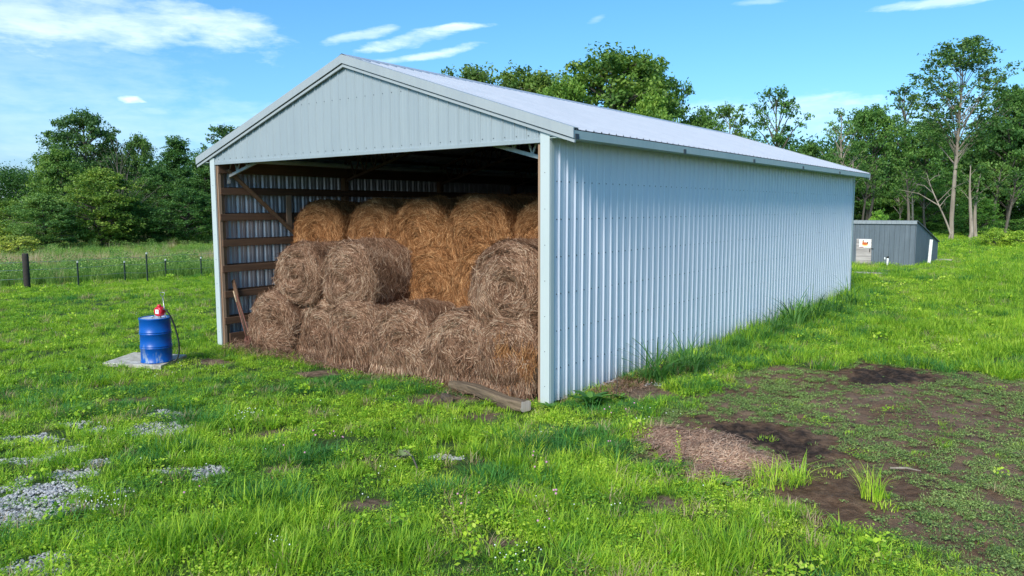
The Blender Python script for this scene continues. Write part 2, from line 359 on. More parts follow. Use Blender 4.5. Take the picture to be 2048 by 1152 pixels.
n1 = NOISE(nt, wc, .5, 5); n2 = NOISE(nt, wc, 9, 6, .65); n3 = NOISE(nt, wc, 45, 4, .7); nf = NOISE(nt, MAPV(nt, wc, (.06, .02, 1)), 1.0, 6, .6)
green = MIX(nt, RAMP(nt, n2, [(.35, 0.), (.65, 1.)]), (.03, .06, .015), (.07, .12, .02))
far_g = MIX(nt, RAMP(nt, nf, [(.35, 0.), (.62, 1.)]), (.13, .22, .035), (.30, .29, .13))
spw = N(nt, 'ShaderNodeSeparateXYZ'); L(nt, wc, spw.inputs[0])
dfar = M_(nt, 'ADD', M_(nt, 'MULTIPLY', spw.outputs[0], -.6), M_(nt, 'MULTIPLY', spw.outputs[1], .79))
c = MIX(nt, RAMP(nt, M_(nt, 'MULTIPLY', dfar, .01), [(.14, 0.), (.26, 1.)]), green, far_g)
dirtc = MIX(nt, RAMP(nt, M_(nt, 'ADD', M_(nt, 'MULTIPLY', n2, .6), M_(nt, 'MULTIPLY', n3, .4)), [(.36, 0.), (.64, 1.)]), (.085, .047, .028), (.24, .15, .095))
dirtc = MIX(nt, RAMP(nt, NOISE(nt, wc, .9, 4), [(.45, 0.), (.7, .6)]), dirtc, (.29, .20, .135))
c = MIX(nt, AT('dirt'), c, dirtc); 
c = MIX(nt, M_(nt, 'MULTIPLY', AT('mud'), .85), c, MIX(nt, RAMP(nt, n2, [(.4, 0.), (.6, 1.)]), (.09, .048, .027), (.17, .10, .06)))
c = MIX(nt, M_(nt, 'MULTIPLY', AT('black'), .9), c, MIX(nt, RAMP(nt, n2, [(.45, 0.), (.65, 1.)]), (.018, .013, .011), (.085, .055, .04)))
vor = N(nt, 'ShaderNodeTexVoronoi'); vor.inputs['Scale'].default_value = 32; L(nt, wc, vor.inputs['Vector'])
grav = MIX(nt, RAMP(nt, vor.outputs['Distance'], [(.2, 0.), (.65, 1.)]), MIX(nt, vor.outputs['Color'], (.30, .31, .34), (.55, .55, .58)), (.07, .065, .06))
c = MIX(nt, AT('brown'), c, MIX(nt, RAMP(nt, n2, [(.4, 0.), (.6, 1.)]), (.11, .07, .045), (.24, .16, .11)))
c = MIX(nt, AT('gravel'), c, grav)
L(nt, c, b.inputs['Base Color']); b.inputs['Roughness'].default_value = .92; b.inputs['Specular IOR Level'].default_value = .2
bump(nt, b, M_(nt, 'ADD', M_(nt, 'MULTIPLY', n2, .6), M_(nt, 'MULTIPLY', n3, .4)), 1.0, .07)
M_GROUND = mt
me = raw_mesh('ground', np.stack([fx, fy, gz], 1), Q, mats=[M_GROUND], attrs={'dirt': dirt, 'mud': mud, 'black': blk, 'gravel': gr*.85, 'brown': br}, smooth=True)
tag(link('ground', me), kind='structure')
# earth floor inside the barn
fb = MB(); fb.box((-W+.03, .02, -.3), (-.03, LB-.02, .0), 0)
M_EARTH = plain('barn_floor_earth', (.16, .11, .08), .95, 0, .3, 5)
tag(fb.build('barn_floor', M_EARTH), kind='structure')

# ------------------------------------------------------------------ barn
barn = empty('hay_barn', (0, 0, 0))
tag(barn, 'long open-fronted barn of pale ribbed steel full of round hay bales', 'barn')
PIT = .2286
def profile(u0, u1, off, deep=False):
    """ribbed sheet section: list of (u, height)"""
    pts = [(u0, 0.)]
    k = math.floor((u0-off)/PIT)-1
    while True:
        c = off+k*PIT; k += 1
        if c-.03 > u1: break
        if deep:
            for du, h in ((-.046, 0), (-.012, .032), (.012, .032), (.046, 0), (.100, 0), (.108, .006), (.118, .006), (.126, 0)):
                if u0+.002 < c+du < u1-.002: pts.append((c+du, h))
            continue
        for du, h in ((-.027, 0), (-.010, .021), (.010, .021), (.021, 0), (.066, 0), (.072, .0035), (.084, .0035), (.090, 0), (.139, 0), (.145, .0035), (.157, .0035), (.163, 0)):
            u = c+du
            if u > u0+.002 and u < u1-.002: pts.append((u, h))
    pts.append((u1, 0.)); return pts
def sheet(pts, fn0, fn1):
    mb = MB(); n = len(pts)
    mb.add([fn0(u, h) for u, h in pts]+[fn1(u, h) for u, h in pts], [(i, i+1, n+i+1, n+i) for i in range(n-1)])
    return mb
def screws(mb, places, nrm, mi=1, r=.008):
    nrm = Vector(nrm); t = nrm.orthogonal().normalized(); q = nrm.cross(t)
    for p in places:
        p = Vector(tuple(map(float, p)))
        ring = [p+(t*cos(2*pi*k/6)+q*sin(2*pi*k/6))*r for k in range(6)]; top = [v*.75+p*.25+nrm*.006 for v in ring]
        mb.add(ring+top, [(k, (k+1) % 6, 6+(k+1) % 6, 6+k) for k in range(6)]+[tuple(range(6, 12))], mi)
GZ = [.55, 1.15, 1.73, 2.31, 2.89, 3.47]
OFF = .2321
pr = profile(.0, LB, OFF)
def wob(u, z): return .004*sin(u*3.1+z*1.7)+.003*sin(u*7.7)
mb = MB(); zs = [0.02, .5, 1.1, 1.7, 2.3, 2.9, 3.5, ET-.03]; n = len(pr)
vs = [(h+wob(u, z)*min(1, z), u, z+(.012*sin(u*5)+.01*sin(u*11.3) if z < .1 else 0)) for z in zs for u, h in pr]
mb.add(vs, [(r*n+i, r*n+i+1, (r+1)*n+i+1, (r+1)*n+i) for r in range(len(zs)-1) for i in range(n-1)])
screws(mb, [(.006, OFF+k*PIT+.05, z) for z in GZ+[.06] for k in range(80)]+[(.006, OFF-.07, z) for z in GZ], (1, 0, 0), r=.012)
mb.build('side_wall', [M_WALL, M_SCREW], barn)
# left wall
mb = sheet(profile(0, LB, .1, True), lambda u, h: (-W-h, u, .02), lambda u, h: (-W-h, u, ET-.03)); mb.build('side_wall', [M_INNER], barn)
# rear wall with its gable
rz = lambda x: RD-abs(x+W/2)*SL-.03
mb = sheet(profile(-W, 0, -W+.12), lambda u, h: (u, LB+h, .02), lambda u, h: (u, LB+h, rz(u))); mb.build('rear_wall', [M_INNER], barn)
# front gable
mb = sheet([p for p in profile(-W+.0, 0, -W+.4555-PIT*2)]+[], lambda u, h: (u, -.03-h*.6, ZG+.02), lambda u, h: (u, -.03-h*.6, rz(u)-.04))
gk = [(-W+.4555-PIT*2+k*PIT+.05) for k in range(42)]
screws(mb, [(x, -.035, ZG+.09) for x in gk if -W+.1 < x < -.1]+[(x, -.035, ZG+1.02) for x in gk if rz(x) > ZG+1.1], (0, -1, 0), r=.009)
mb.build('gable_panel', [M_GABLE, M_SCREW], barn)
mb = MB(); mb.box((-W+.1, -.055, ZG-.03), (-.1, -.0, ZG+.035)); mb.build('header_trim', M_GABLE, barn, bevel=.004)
mb = MB(); mb.box((-W+.14, .005, ZG-.02), (-.14, .045, ZG+.26)); mb.build('header_board', M_GIRT, barn)
# corner trims: folded angle pieces
for s, x in ((1, 0.), (-1, -W)):
    mb = MB()
    if s > 0: mb.box((-.145, -.062, 0), (.026, -.030, ZG+.12)); mb.box((.024, -.0295, 0), (.030, .06, ET-.12))
    else: mb.box((x-.026, -.062, 0), (x+.145, -.030, ZG+.12)); mb.box((x-.030, -.0295, 0), (x-.024, .06, ET-.12))
    screws(mb, [(x-s*.06, -.063, z) for z in np.arange(.3, 4, .55)], (0, -1, 0), r=.007)
    mb.build('corner_trim', [M_TRIM, M_SCREW], barn)
    mb = MB(); x0, x1 = (-.175, -.005) if s > 0 else (x+.005, x+.175)
    mb.box((x0, -.028, 0), (x1, .14, ZG+.3)); mb.build('front_post', M_POST, barn, bevel=.006)
for y, x in ((LB, 0), (LB, -W)):
    mb = MB(); s = 1 if x == 0 else -1
    mb.box((min(x, x+s*.03), y-.08, 0), (max(x, x+s*.03), y+.035, ET-.1)); mb.build('corner_trim', M_TRIM, barn)
# jamb board with block latches on the right post
mb = MB(); mb.box((-.215, -.02, 0), (-.178, .05, ZG-.03)); mb.build('jamb_board', M_PALEWOOD, barn)
mb = MB(); mb.box((-W+.178, -.02, 0), (-W+.20, .05, ZG-.03)); mb.build('jamb_board', M_PALEWOOD, barn)
# side posts every 3.66 m
for x0, x1 in ((-W+.045, -W+.19), (-.19, -.045)):
    for k in range(1, 6):
        y = min(k*3.66, LB-.2); mb = MB(); mb.box((x0, y-.07, 0), (x1, y+.07, ET-.1)); mb.build('post', M_POST, barn, bevel=.006)
# girts
for side in (-1, 1):
    for i, z in enumerate(GZ+[4.0]):
        hh = .075 if z < 3.9 else .13
        if side < 0: lo, hi = (-W+.195, -.01+.03*(i % 2), z-hh), (-W+.235, LB-.05, z+hh)
        else: lo, hi = (-.235, .16, z-hh), (-.195, LB-.05, z+hh)
        mb = MB(); mb.box(lo, hi); mb.build('girt', M_GIRT, barn, bevel=.004)
    if side < 0:
        mb = MB(); mb.box((-W+.195, .1, .02), (-W+.235, LB-.05, .26)); mb.build('skirt_board', M_GIRT, barn, bevel=.004)
# outer backing boards between posts and steel
for z in GZ:
    mb = MB(); mb.box((-W+.005, .15, z-.02), (-W+.042, LB-.05, z+.1)); mb.build('girt', M_GIRT, barn)
mb = MB(); mb.beam((-W+.27, .18, 3.95), (-W+.27, 2.0, 2.42), .045, .15, up=(1, 0, 0)); mb.build('diagonal_brace', M_POST, barn, bevel=.004)
mb = MB(); mb.box((-W+.24, 1.72, 2.62), (-W+.275, 1.86, 3.4)); mb.build('short_board', M_PALEWOOD, barn, bevel=.004)
# eave pipe along the left wall, hangers
mb = MB(); mb.tube([(-W+.30, .3+i*1.8, 4.17+.006*sin(i*2)) for i in range(11)], .055, 10); mb.build('eave_pipe', M_TRIM, barn)
# trusses: steel angle with sloping bottom chord
for k in range(6):
    y = .27 if k == 0 else min(k*3.66, LB-.3)
    mb = MB(); cx = -W/2
    for s in (-1, 1):
        e = cx+s*(W/2-.16); top0 = rz(e)-.12; topc = RD-.17
        bot0, botc = 3.80, 4.95
        mb.beam((e, y, top0), (cx, y, topc), .05, .06); 
        mb.beam((e, y, bot0), (cx, y, botc), .05, .06)
        mb.beam((e, y, bot0-.15), (e, y, top0), .05, .06, up=(0, 1, 0))
        nseg = 12
        for i in range(nseg):
            t0, t1 = i/nseg, (i+.5)/nseg
            pb = lambda t: (e+(cx-e)*t, y, bot0+(botc-bot0)*t); pt = lambda t: (e+(cx-e)*t, y, top0+(topc-top0)*t)
            mb.beam(pb(t0), pt(t1), .03, .03, up=(0, 1, 0)); mb.beam(pt(t1), pb((i+1)/nseg), .03, .03, up=(0, 1, 0))
    mb.build('roof_truss', M_TRUSS if k == 0 else M_PURLIN, barn)  # inner trusses coloured dark to paint in the gloom under the roof
# purlins
for s in (-1, 1):
    for i in range(7):
        x = -W/2+s*(.25+i*.68); z = RD-abs(x+W/2)*SL-.075
        mb = MB(); mb.box((x-.02, .08, z-.05), (x+.02, LB-.08, z+.035)); mb.build('purlin', M_PURLIN, barn)
# roof sheets
Y0, Y1 = -.10, LB+.10
prr = profile(Y0, Y1, Y0+.1)
for s in (1, -1):
    xe = -W/2+s*(W/2+EX)
    mb = sheet(prr, lambda u, h: (-W/2+s*.02, u, RD-.004+h), lambda u, h: (xe, u, ET+h))
    nlen = math.hypot(W/2+EX, RD-ET)
    pl = []
    for i in range(8):
        x = -W/2+s*(.25+i*.68)
        if abs(x+W/2) > W/2+EX-.05: continue
        for k in range(0, 81): pl.append((x, Y0+.1+k*PIT+.05, RD-abs(x+W/2)*SL+.001))
    screws(mb, pl, (s*SL, 0, 1), r=.007)
    mb.build('roof_slope', [M_ROOF, M_SCREW], barn)
# ridge cap
mb = MB(); a = .17
prof = [(-a, -a*SL+.012), (-a, -a*SL+.026), (-.02, .04), (0, .046), (.02, .04), (a, -a*SL+.026), (a, -a*SL+.012)]
vs = [(-W/2+x, y, RD+z) for y in (Y0-.02, Y1+.02) for x, z in prof]; k = len(prof)
mb.add(vs, [(i, i+1, k+i+1, k+i) for i in range(k-1)]); mb.build('ridge_cap', M_ROOF, barn)
# dark foam closures between the ribs under the cap
# rake trims
for yf, sg in ((Y0, -1), (Y1, 1)):
    for s in (-1, 1):
        mb = MB(); xe = -W/2+s*(W/2+EX+.004)
        def pt(x, dz, y): return (x, y, RD-abs(x+W/2)*SL+dz)
        c0 = -W/2
        yo, yi = yf+sg*.028, yf+sg*.002
        def slab(y0, y1, z0, z1):
            mb.add([pt(c0, z0, y0), pt(xe, z0, y0), pt(xe, z1, y0), pt(c0, z1, y0), pt(c0, z0, y1), pt(xe, z0, y1), pt(xe, z1, y1), pt(c0, z1, y1)],
                   [(0, 1, 2, 3), (4, 7, 6, 5), (0, 4, 5, 1), (1, 5, 6, 2), (2, 6, 7, 3), (3, 7, 4, 0)])
        slab(yo, yi, -.125, .030); slab(yi-sg*.13, yi, .0225, .030)
        mb.build('rake_trim', M_RAKE, barn)
        mb = MB(); slab(yf+sg*.0, yf-sg*.035, -.19, -.142)
        mb.build('under_trim', M_RAKE, barn)
# eave fascias, soffits, brackets
for s in (1, -1):
    xe = -W/2+s*(W/2+EX); mb = MB()
    x0, x1 = sorted((xe-s*.025, xe-s*.002)); mb.box((x0, Y0+.0, EB-.01), (x1, Y1, ET-.012)); mb.build('eave_fascia', M_FASCIA, barn)
    xa, xb = sorted((xe-s*.03, -W/2+s*(W/2+.035))); mb = MB(); mb.box((xa, Y0+.02, EB+.02), (xb, Y1-.02, EB+.03)); mb.build('soffit', M_FASCIA, barn)
for y in (Y0+.03, 3.66, 7.32, 10.98, 14.64):
    mb = MB(); xe = EX; mb.box((xe-.002, y, EB-.02), (xe+.012, y+.09, EB+.06)); mb.build('eave_bracket', M_DARK, barn)
mb = MB(); mb.beam((-.0, -.045, ZG+.10), (EX-.03, -.06, EB-.03), .06, .05); mb.build('rake_return', M_TRIM, barn)
# bent base flashing at the bottom of the right wall
mb = MB(); fl = []
for i in range(160):
    y = .9+i*.09; fl.append(y)
vs = []
for y in fl:
    wv = .012*sin(y*4.1)+.010*sin(y*9.7)+.012
    vs += [(.024, y, .05), (.034+wv, y, .03), (.030+wv*.8, y, -.015)]
mb.add(vs, [(i*3+j, i*3+j+1, i*3+j+4, i*3+j+3) for i in range(len(fl)-1) for j in range(2)]); mb.build('base_flashing', M_WALL, barn)

# ------------------------------------------------------------------ hay bales
def ribbons(P0, Tn, Nn, Ln, Wd, bend, rg, tint):
    """strands: start/mid/end ribbons; P0 centre, Tn direction, Nn normal"""
    n = len(P0); Sd = np.cross(Nn, Tn); Sd /= np.linalg.norm(Sd, axis=1)[:, None]+1e-9
    a = P0-Tn*Ln[:, None]/2-Nn*.004; c = P0+Tn*Ln[:, None]/2+Nn*bend[:, 1:2]; b_ = P0+Nn*(.010+np.abs(bend[:, :1]))+Sd*bend[:, 2:3]
    hw = Sd*Wd[:, None]/2
    V = np.stack([a-hw, a+hw, b_+hw, b_-hw, c+hw*.6, c-hw*.6], 1).reshape(-1, 3)
    base = np.arange(n)[:, None]*6
    Fq = np.concatenate([base+np.array([0, 1, 2, 3]), base+np.array([3, 2, 4, 5])], 0)
    return V, Fq, np.repeat(tint, 6)
def bale_mesh(seed, rad, ln, drape=0., nstr=7000, squash=.86, mt=None, xmax=9.):
    rg = np.random.default_rng(seed)
    # body: revolve of rounded profile about y with lumpy noise
    prof = []
    for t in np.linspace(0, 1, 9): prof.append((rad*.86*t+1e-3, .05*t*t-.03*(1-t)))
    for a in np.linspace(.2, 1.5708, 5): prof.append((rad*.86+rad*.14*sin(a), .05+.16*(1-cos(a))))
    for t in np.linspace(.25, 1, 6): prof.append((rad, .21+(ln-.42)*t))
    for a in np.linspace(1.5708, .3, 4): prof.append((rad*.86+rad*.14*sin(a), ln-.16*(1-cos(a))+.0))
    prof.append((1e-3, ln)); prof = np.array(prof); n = 56; th = np.linspace(0, 2*pi, n, endpoint=False)
    def surf(r, y, t):
        nz = vnoise(np.cos(t)*r*1.0+seed*3.1+5, np.sin(t)*r+y*.9+9, 3.0, seed, 3)-.5
        ring = (.012+.022*np.clip(nz*3+.4, 0, 1))*np.sin(r/rad*(20+seed % 5)+t*1.0+nz*9+seed)*(y < .12)*np.clip(r/rad*3, 0, 1)-.05*np.exp(-(r/.09)**2)*(y < .12)
        rr = r*(1+.15*nz*(r > .2)); yy = y+nz*.20*(y < ln*.5)-ring
        x = rr*np.cos(t); z = rr*np.sin(t)
        z = np.where(z < -rad*squash*.80, -rad*squash*.80+(z+rad*squash*.80)*.22, z)
        z = z*squash**.5
        if drape > 0: yy = yy-drape*.22*np.clip(-z/rad+.15, 0, 1)*(y < ln*.5)-drape*.10*(vnoise(x*1.0+seed, z*.25+3, 5, seed+2, 2)-.5)*(y < ln*.5)
        x = x*(1+.10*np.clip(-z/rad, 0, 1))
        return np.stack([x, yy, z], -1)
    RR, TT = np.meshgrid(prof[:, 0], th, indexing='ij'); YY = np.repeat(prof[:, 1][:, None], n, 1)
    V = surf(RR, YY, TT).reshape(-1, 3); V[:, 0] = np.minimum(V[:, 0], xmax-.01); k = len(prof)
    ii, jj = np.meshgrid(np.arange(k-1), np.arange(n), indexing='ij'); ii = ii.ravel(); jj = jj.ravel(); j2 = (jj+1) % n
    Fb = np.stack([ii*n+jj, ii*n+j2, (ii+1)*n+j2, (ii+1)*n+jj], 1)
    tb = .12+.2*rg.random(len(V))
    # strands: 62% on the face, rest on the drum
    nf = int(nstr*.6); ns = nstr-nf; e = .01
    r = rad*.98*np.sqrt(rg.random(nf)); t = rg.random(nf)*2*pi; y = np.interp(r, prof[:14, 0], prof[:14, 1])
    p = surf(r, y, t); pr_ = surf(r+e, np.interp(r+e, prof[:14, 0], prof[:14, 1]), t); pt_ = surf(r, y, t+e/np.maximum(r, .05))
    dr = (pr_-p); dt = (pt_-p); dr /= np.linalg.norm(dr, axis=1)[:, None]+1e-9; dt /= np.linalg.norm(dt, axis=1)[:, None]+1e-9
    nn = np.cross(dr, dt); nn /= np.linalg.norm(nn, axis=1)[:, None]+1e-9; nn *= np.where(nn[:, 1] > 0, -1, 1)[:, None]
    ang = rg.normal(0, .42, nf); T = dt*np.cos(ang)[:, None]+dr*np.sin(ang)[:, None]
    hang = np.clip((-p[:, 2]/rad+.35), 0, 1)*drape
    dn = np.stack([rg.normal(0, .25, nf), -np.abs(rg.normal(0, .12, nf)), -np.ones(nf)], 1)
    T = T*(1-hang)[:, None]+dn*hang[:, None]; T /= np.linalg.norm(T, axis=1)[:, None]
    T = T-nn*(T*nn).sum(1)[:, None]*.8; T /= np.linalg.norm(T, axis=1)[:, None]
    ys = .1+(ln-.25)*rg.random(ns)**1.1; t2 = rg.random(ns)*2*pi; t2 = np.where(np.sin(t2) < -.5, -t2, t2); rs = np.full(ns, rad)
    q = surf(rs, ys, t2); qt = surf(rs, ys, t2+e/rad); qy = surf(rs, ys+e, t2)
    d1 = qt-q; d2 = qy-q; d1 /= np.linalg.norm(d1, axis=1)[:, None]+1e-9; d2 /= np.linalg.norm(d2, axis=1)[:, None]+1e-9
    n2 = np.cross(d1, d2); n2 /= np.linalg.norm(n2, axis=1)[:, None]+1e-9
    rad_dir = np.stack([q[:, 0], 0*q[:, 0], q[:, 2]], 1); n2 *= np.sign((n2*rad_dir).sum(1))[:, None]+1e-6
    a2 = rg.normal(0, .45, ns); T2 = d1*np.cos(a2)[:, None]+d2*np.sin(a2)[:, None]
    P0 = np.concatenate([p, q]); Tn = np.concatenate([T, T2]); Nn = np.concatenate([nn, n2]); m_ = nstr
    P0 = P0+Nn*rg.uniform(0, .022, m_)[:, None]
    Ln = rg.uniform(.08, .38, m_); Wd = rg.uniform(.005, .010, m_)
    Ln = Ln*np.concatenate([1+1.1*np.clip(hang, 0, 1), np.ones(ns)])
    bend = np.stack([rg.uniform(0, .02, m_), rg.exponential(.020, m_)-.012, rg.normal(0, .025, m_)], 1)
    cl = vnoise(P0[:, 0]+seed, P0[:, 2]+P0[:, 1]*.7, 4, seed+5, 2)
    rd = np.hypot(P0[:, 0], P0[:, 2]); cl = cl*.7+.3*(.5+.5*np.sin(rd/rad*(20+seed % 5)+np.arctan2(P0[:, 2], P0[:, 0])+seed+cl*3))*(P0[:, 1] < .3)+.15*(P0[:, 1] >= .3)-.5*np.exp(-(rd/.10)**2)*(P0[:, 1] < .3)
    tint = np.clip(-.05+.85*rg.random(m_)**1.4+.45*cl, 0, 1)
    V2, F2, T3 = ribbons(P0, Tn, Nn, Ln, Wd, bend, rg, tint); V2[:, 0] = np.minimum(V2[:, 0], xmax)
    me = raw_mesh('bale', np.concatenate([V, V2]), np.concatenate([Fb, F2+len(V)]), mats=[mt], attrs={'tint': np.concatenate([tb, T3])},
                  smooth=np.concatenate([np.ones(len(Fb), bool), np.zeros(len(F2), bool)]))
    return me
BALES = [
 # x, y front, z centre, radius, length, drape, golden?, tilt, label
 (-7.38, .12, .62, .72, 1.45, .45, 0, .03, 'weathered grey round bale on the ground at the far left, next to the leaning tools'),
 (-6.02, .38, .62, .72, 1.45, .9, 0, -.02, 'sagging grey round bale on the ground, second from the left of the bottom row'),
 (-4.72, .12, .62, .72, 1.45, .9, 0, .03, 'shaggy grey-brown bale on the ground, third from the left, under the big grey bale'),
 (-3.40, .06, .63, .72, 1.6, .8, 0, .05, 'low rounded grey bale with a dark dimple in its face, fourth in the bottom row'),
 (-2.03, .12, .62, .72, 1.45, 1., 0, .0, 'grey bale with long hanging strands on the ground behind the timber'),
 (-.93, .08, .66, .70, 1.45, 1., 0, 0, 'bale with golden torn front on the ground against the right corner post'),
 (-6.66, .28, 1.64, .74, 1.35, 0., 0, .06, 'smaller grey bale at the left end of the middle tier'),
 (-5.08, .25, 1.67, .80, 1.45, 0., 0, -.08, 'largest grey-brown bale of the middle tier, its round side catching light'),
 (-1.06, .25, 1.75, .80, 1.45, .25, 0, .04, 'dark grey bale of the middle tier beside the right corner post'),
 (-3.74, 1.25, 1.56, .80, 1.45, .2, 1, .02, 'golden bale set back in the gap of the middle tier with a dark centre'),
 (-2.40, 1.20, 1.66, .80, 1.45, .3, 1, -.03, 'golden bale set back in the middle tier, half hidden by the dark grey bale'),
 (-7.52, 1.50, 2.44, .84, 1.45, .0, 1, .05, 'golden bale at the left end of the top tier, next to the steel wall'),
 (-5.80, 1.60, 2.45, .84, 1.45, .1, 1, -.04, 'golden bale of the top tier, second from the left'),
 (-4.18, 1.42, 2.46, .82, 1.45, .3, 1, .03, 'golden bale with a ragged notch near its top, middle of the top tier'),
 (-2.68, 1.38, 2.50, .84, 1.45, .1, 1, -.02, 'golden bale with the clearest spiral, fourth in the top tier'),
 (-1.14, 1.50, 2.50, .76, 1.45, .0, 1, .02, 'golden bale at the right end of the top tier, cut off by the corner post'),
 (-4.40, 3.10, 2.62, .78, 1.45, 0., 1, .0, 'dim golden bale at the back of the top tier, left one of two crests'),
 (-2.95, 3.10, 2.60, .78, 1.45, 0., 1, .0, 'dim golden bale at the back of the top tier, crest nearest the right post'),
 (-7.30, 1.65, 1.55, .74, 1.45, .1, 1, .0, 'golden bale deep in the middle tier, almost hidden behind the smaller grey bale'),
 (-5.70, 1.75, 1.55, .74, 1.45, .1, 1, .0, 'golden bale deep in the middle tier, hidden behind the largest grey bale'),
 (-1.05, 1.75, 1.55, .74, 1.45, .1, 1, .0, 'golden bale deep in the middle tier behind the dark grey bale')]
for i, (x, y, z, rad, ln, dr, gold, tl, lab) in enumerate(BALES):
    big = i < 16
    me = bale_mesh(40+i, rad, ln, dr, 14000 if big else 3500, .88, M_HAYG if gold else M_HAYW, -.26-x)
    o = link('hay_bale', me, loc=(x, y, z)); o.scale = (1.07 if z < 1 and x < -1 else 1.0, 1, 1.02); o.rotation_euler = (random.uniform(-.04, .02), 0, tl)
    tag(o, lab, 'hay bale', 'round hay bales stacked in the barn')
# golden torn front of the corner bale
def strand_field(n, fn, mt, name, seed=1, lmin=.06, lmax=.25, wmin=.004, wmax=.008, flat=.25):
    rg = np.random.default_rng(seed); P0, T, Nn = fn(rg, n); m_ = len(P0)
    T = T/np.linalg.norm(T, axis=1)[:, None]
    bend = np.stack([rg.uniform(0, .02, m_), rg.exponential(.02, m_)-.01, rg.normal(0, .02, m_)], 1)
    V, Fq, tt = ribbons(P0, T, Nn, rg.uniform(lmin, lmax, m_), rg.uniform(wmin, wmax, m_), bend, rg, rg.random(m_))
    return raw_mesh(name, V, Fq, mats=[mt], attrs={'tint': tt})
def torn(rg, n):
    h_ = rg.random(n) < .62; x = np.where(h_, -.93+rg.normal(0, .12, n), -.42+rg.normal(0, .08, n)); z = np.where(h_, .56+rg.normal(0, .17, n), .60+rg.normal(0, .10, n)); y = .0-.05*rg.random(n)+.1*np.abs(x+.7)-.16*(.9-z)
    T = np.stack([rg.normal(0, .35, n), rg.normal(0, .2, n), -np.ones(n)], 1); return np.stack([x, y, z], 1), T, np.tile([0, -1., .2], (n, 1))
def litter(rg, n):
    x = rg.uniform(-8.6, -.3, n); y = .05-np.abs(rg.normal(0, .22, n)); z = .02+.05*rg.random(n)+.12*np.clip((y+.1)/.15, 0, 1)
    a = rg.random(n)*2*pi; return np.stack([x, y, z], 1), np.stack([np.cos(a), np.sin(a), rg.normal(0, .15, n)], 1), np.tile([0, 0, 1.], (n, 1))
tag(link('loose_hay', strand_field(5000, litter, M_HAYW, 'loose_hay', 3)), 'loose hay fallen along the foot of the bales', 'loose hay', kind='stuff')
tag(link('torn_hay', strand_field(1100, torn, M_HAYG, 'torn_hay', 4, .1, .35)), 'golden hay torn loose from the bale at the corner post', 'loose hay', kind='stuff')
def wall_litter(rg, n):
    c = G(1285, 790); x = .12+np.abs(rg.normal(0, .28, n)); y = rg.uniform(.9, 3.9, n); z = .02+.05*rg.random(n)+.08*np.clip(.4-x, 0, 1)
    a = rg.random(n)*2*pi; return np.stack([x, y, z], 1), np.stack([np.cos(a), np.sin(a), rg.normal(0, .15, n)], 1), np.tile([0, 0, 1.], (n, 1))
tag(link('hay_litter', strand_field(3500, wall_litter, M_HAYW, 'hay_litter', 5, .04, .15)), 'brown hay litter on bare earth at the foot of the side wall', 'hay litter', kind='stuff')

# straw pile on the dirt
sp_pts = gp((1285, 862), (1350, 862), (1440, 882), (1500, 905), (1570, 938), (1520, 950), (1450, 945), (1395, 950), (1370, 920), (1340, 890))
c0 = np.mean(sp_pts, 0)
def straw_h(x, y):
    d = poly_dist(x, y, sp_pts); d = d+(vnoise(x, y, 2.5, 33, 3)-.5)*.5; return .16*sstep(-.05, .45, d)*(.25+1.4*vnoise(x, y, 2.6, 31, 3))
xs = np.arange(-1.6, 1.6, .05); XX, YY = np.meshgrid(xs+c0[0], xs+c0[1]); zz = straw_h(XX.ravel(), YY.ravel())
ni = len(xs); ix = np.arange(ni*ni).reshape(ni, ni); fq = np.stack([ix[:-1, :-1].ravel(), ix[:-1, 1:].ravel(), ix[1:, 1:].ravel(), ix[1:, :-1].ravel()], 1)
keep = (zz[fq].max(1) > .004); fq = fq[keep]
Vp = np.stack([XX.ravel(), YY.ravel(), ground_z(XX.ravel(), YY.ravel())+zz-.005], 1)
rg = np.random.default_rng(9); n = 11000; lo = np.min(sp_pts, 0)-.2; hi = np.max(sp_pts, 0)+.2
x = rg.uniform(lo[0], hi[0], n*2); y = rg.uniform(lo[1], hi[1], n*2); k = poly_dist(x, y, sp_pts)+rg.normal(0, .10, n*2)+(vnoise(x, y, 2.5, 33, 3)-.5)*.5 > -.03; x = x[k]; y = y[k]
hx = straw_h(x+.03, y)-straw_h(x-.03, y); hy = straw_h(x, y+.03)-straw_h(x, y-.03)
nn = np.stack([-hx/.06, -hy/.06, np.ones(len(x))], 1); nn /= np.linalg.norm(nn, axis=1)[:, None]
a = rg.normal(.5, .9, len(x)); T = np.stack([np.cos(a), np.sin(a), np.zeros(len(x))], 1); T -= nn*(T*nn).sum(1)[:, None]
T /= np.linalg.norm(T, axis=1)[:, None]
P0 = np.stack([x, y, ground_z(x, y)+straw_h(x, y)+.004+.02*rg.random(len(x))], 1); m_ = len(x)
V2, F2, T3 = ribbons(P0, T, nn, rg.uniform(.08, .32, m_), rg.uniform(.006, .011, m_), np.stack([rg.uniform(0, .02, m_), rg.exponential(.015, m_)-.01, rg.normal(0, .02, m_)], 1), rg, np.clip(rg.random(m_)*.8+.2, 0, 1))
me = raw_mesh('straw_pile', np.concatenate([Vp, V2]), np.concatenate([fq, F2+len(Vp)]), mats=[M_STRAW], attrs={'tint': np.concatenate([np.full(len(Vp), .3), T3])})
tag(link('straw_pile', me), 'flattened pile of pale pinkish straw lying on the dark mud', 'straw pile')

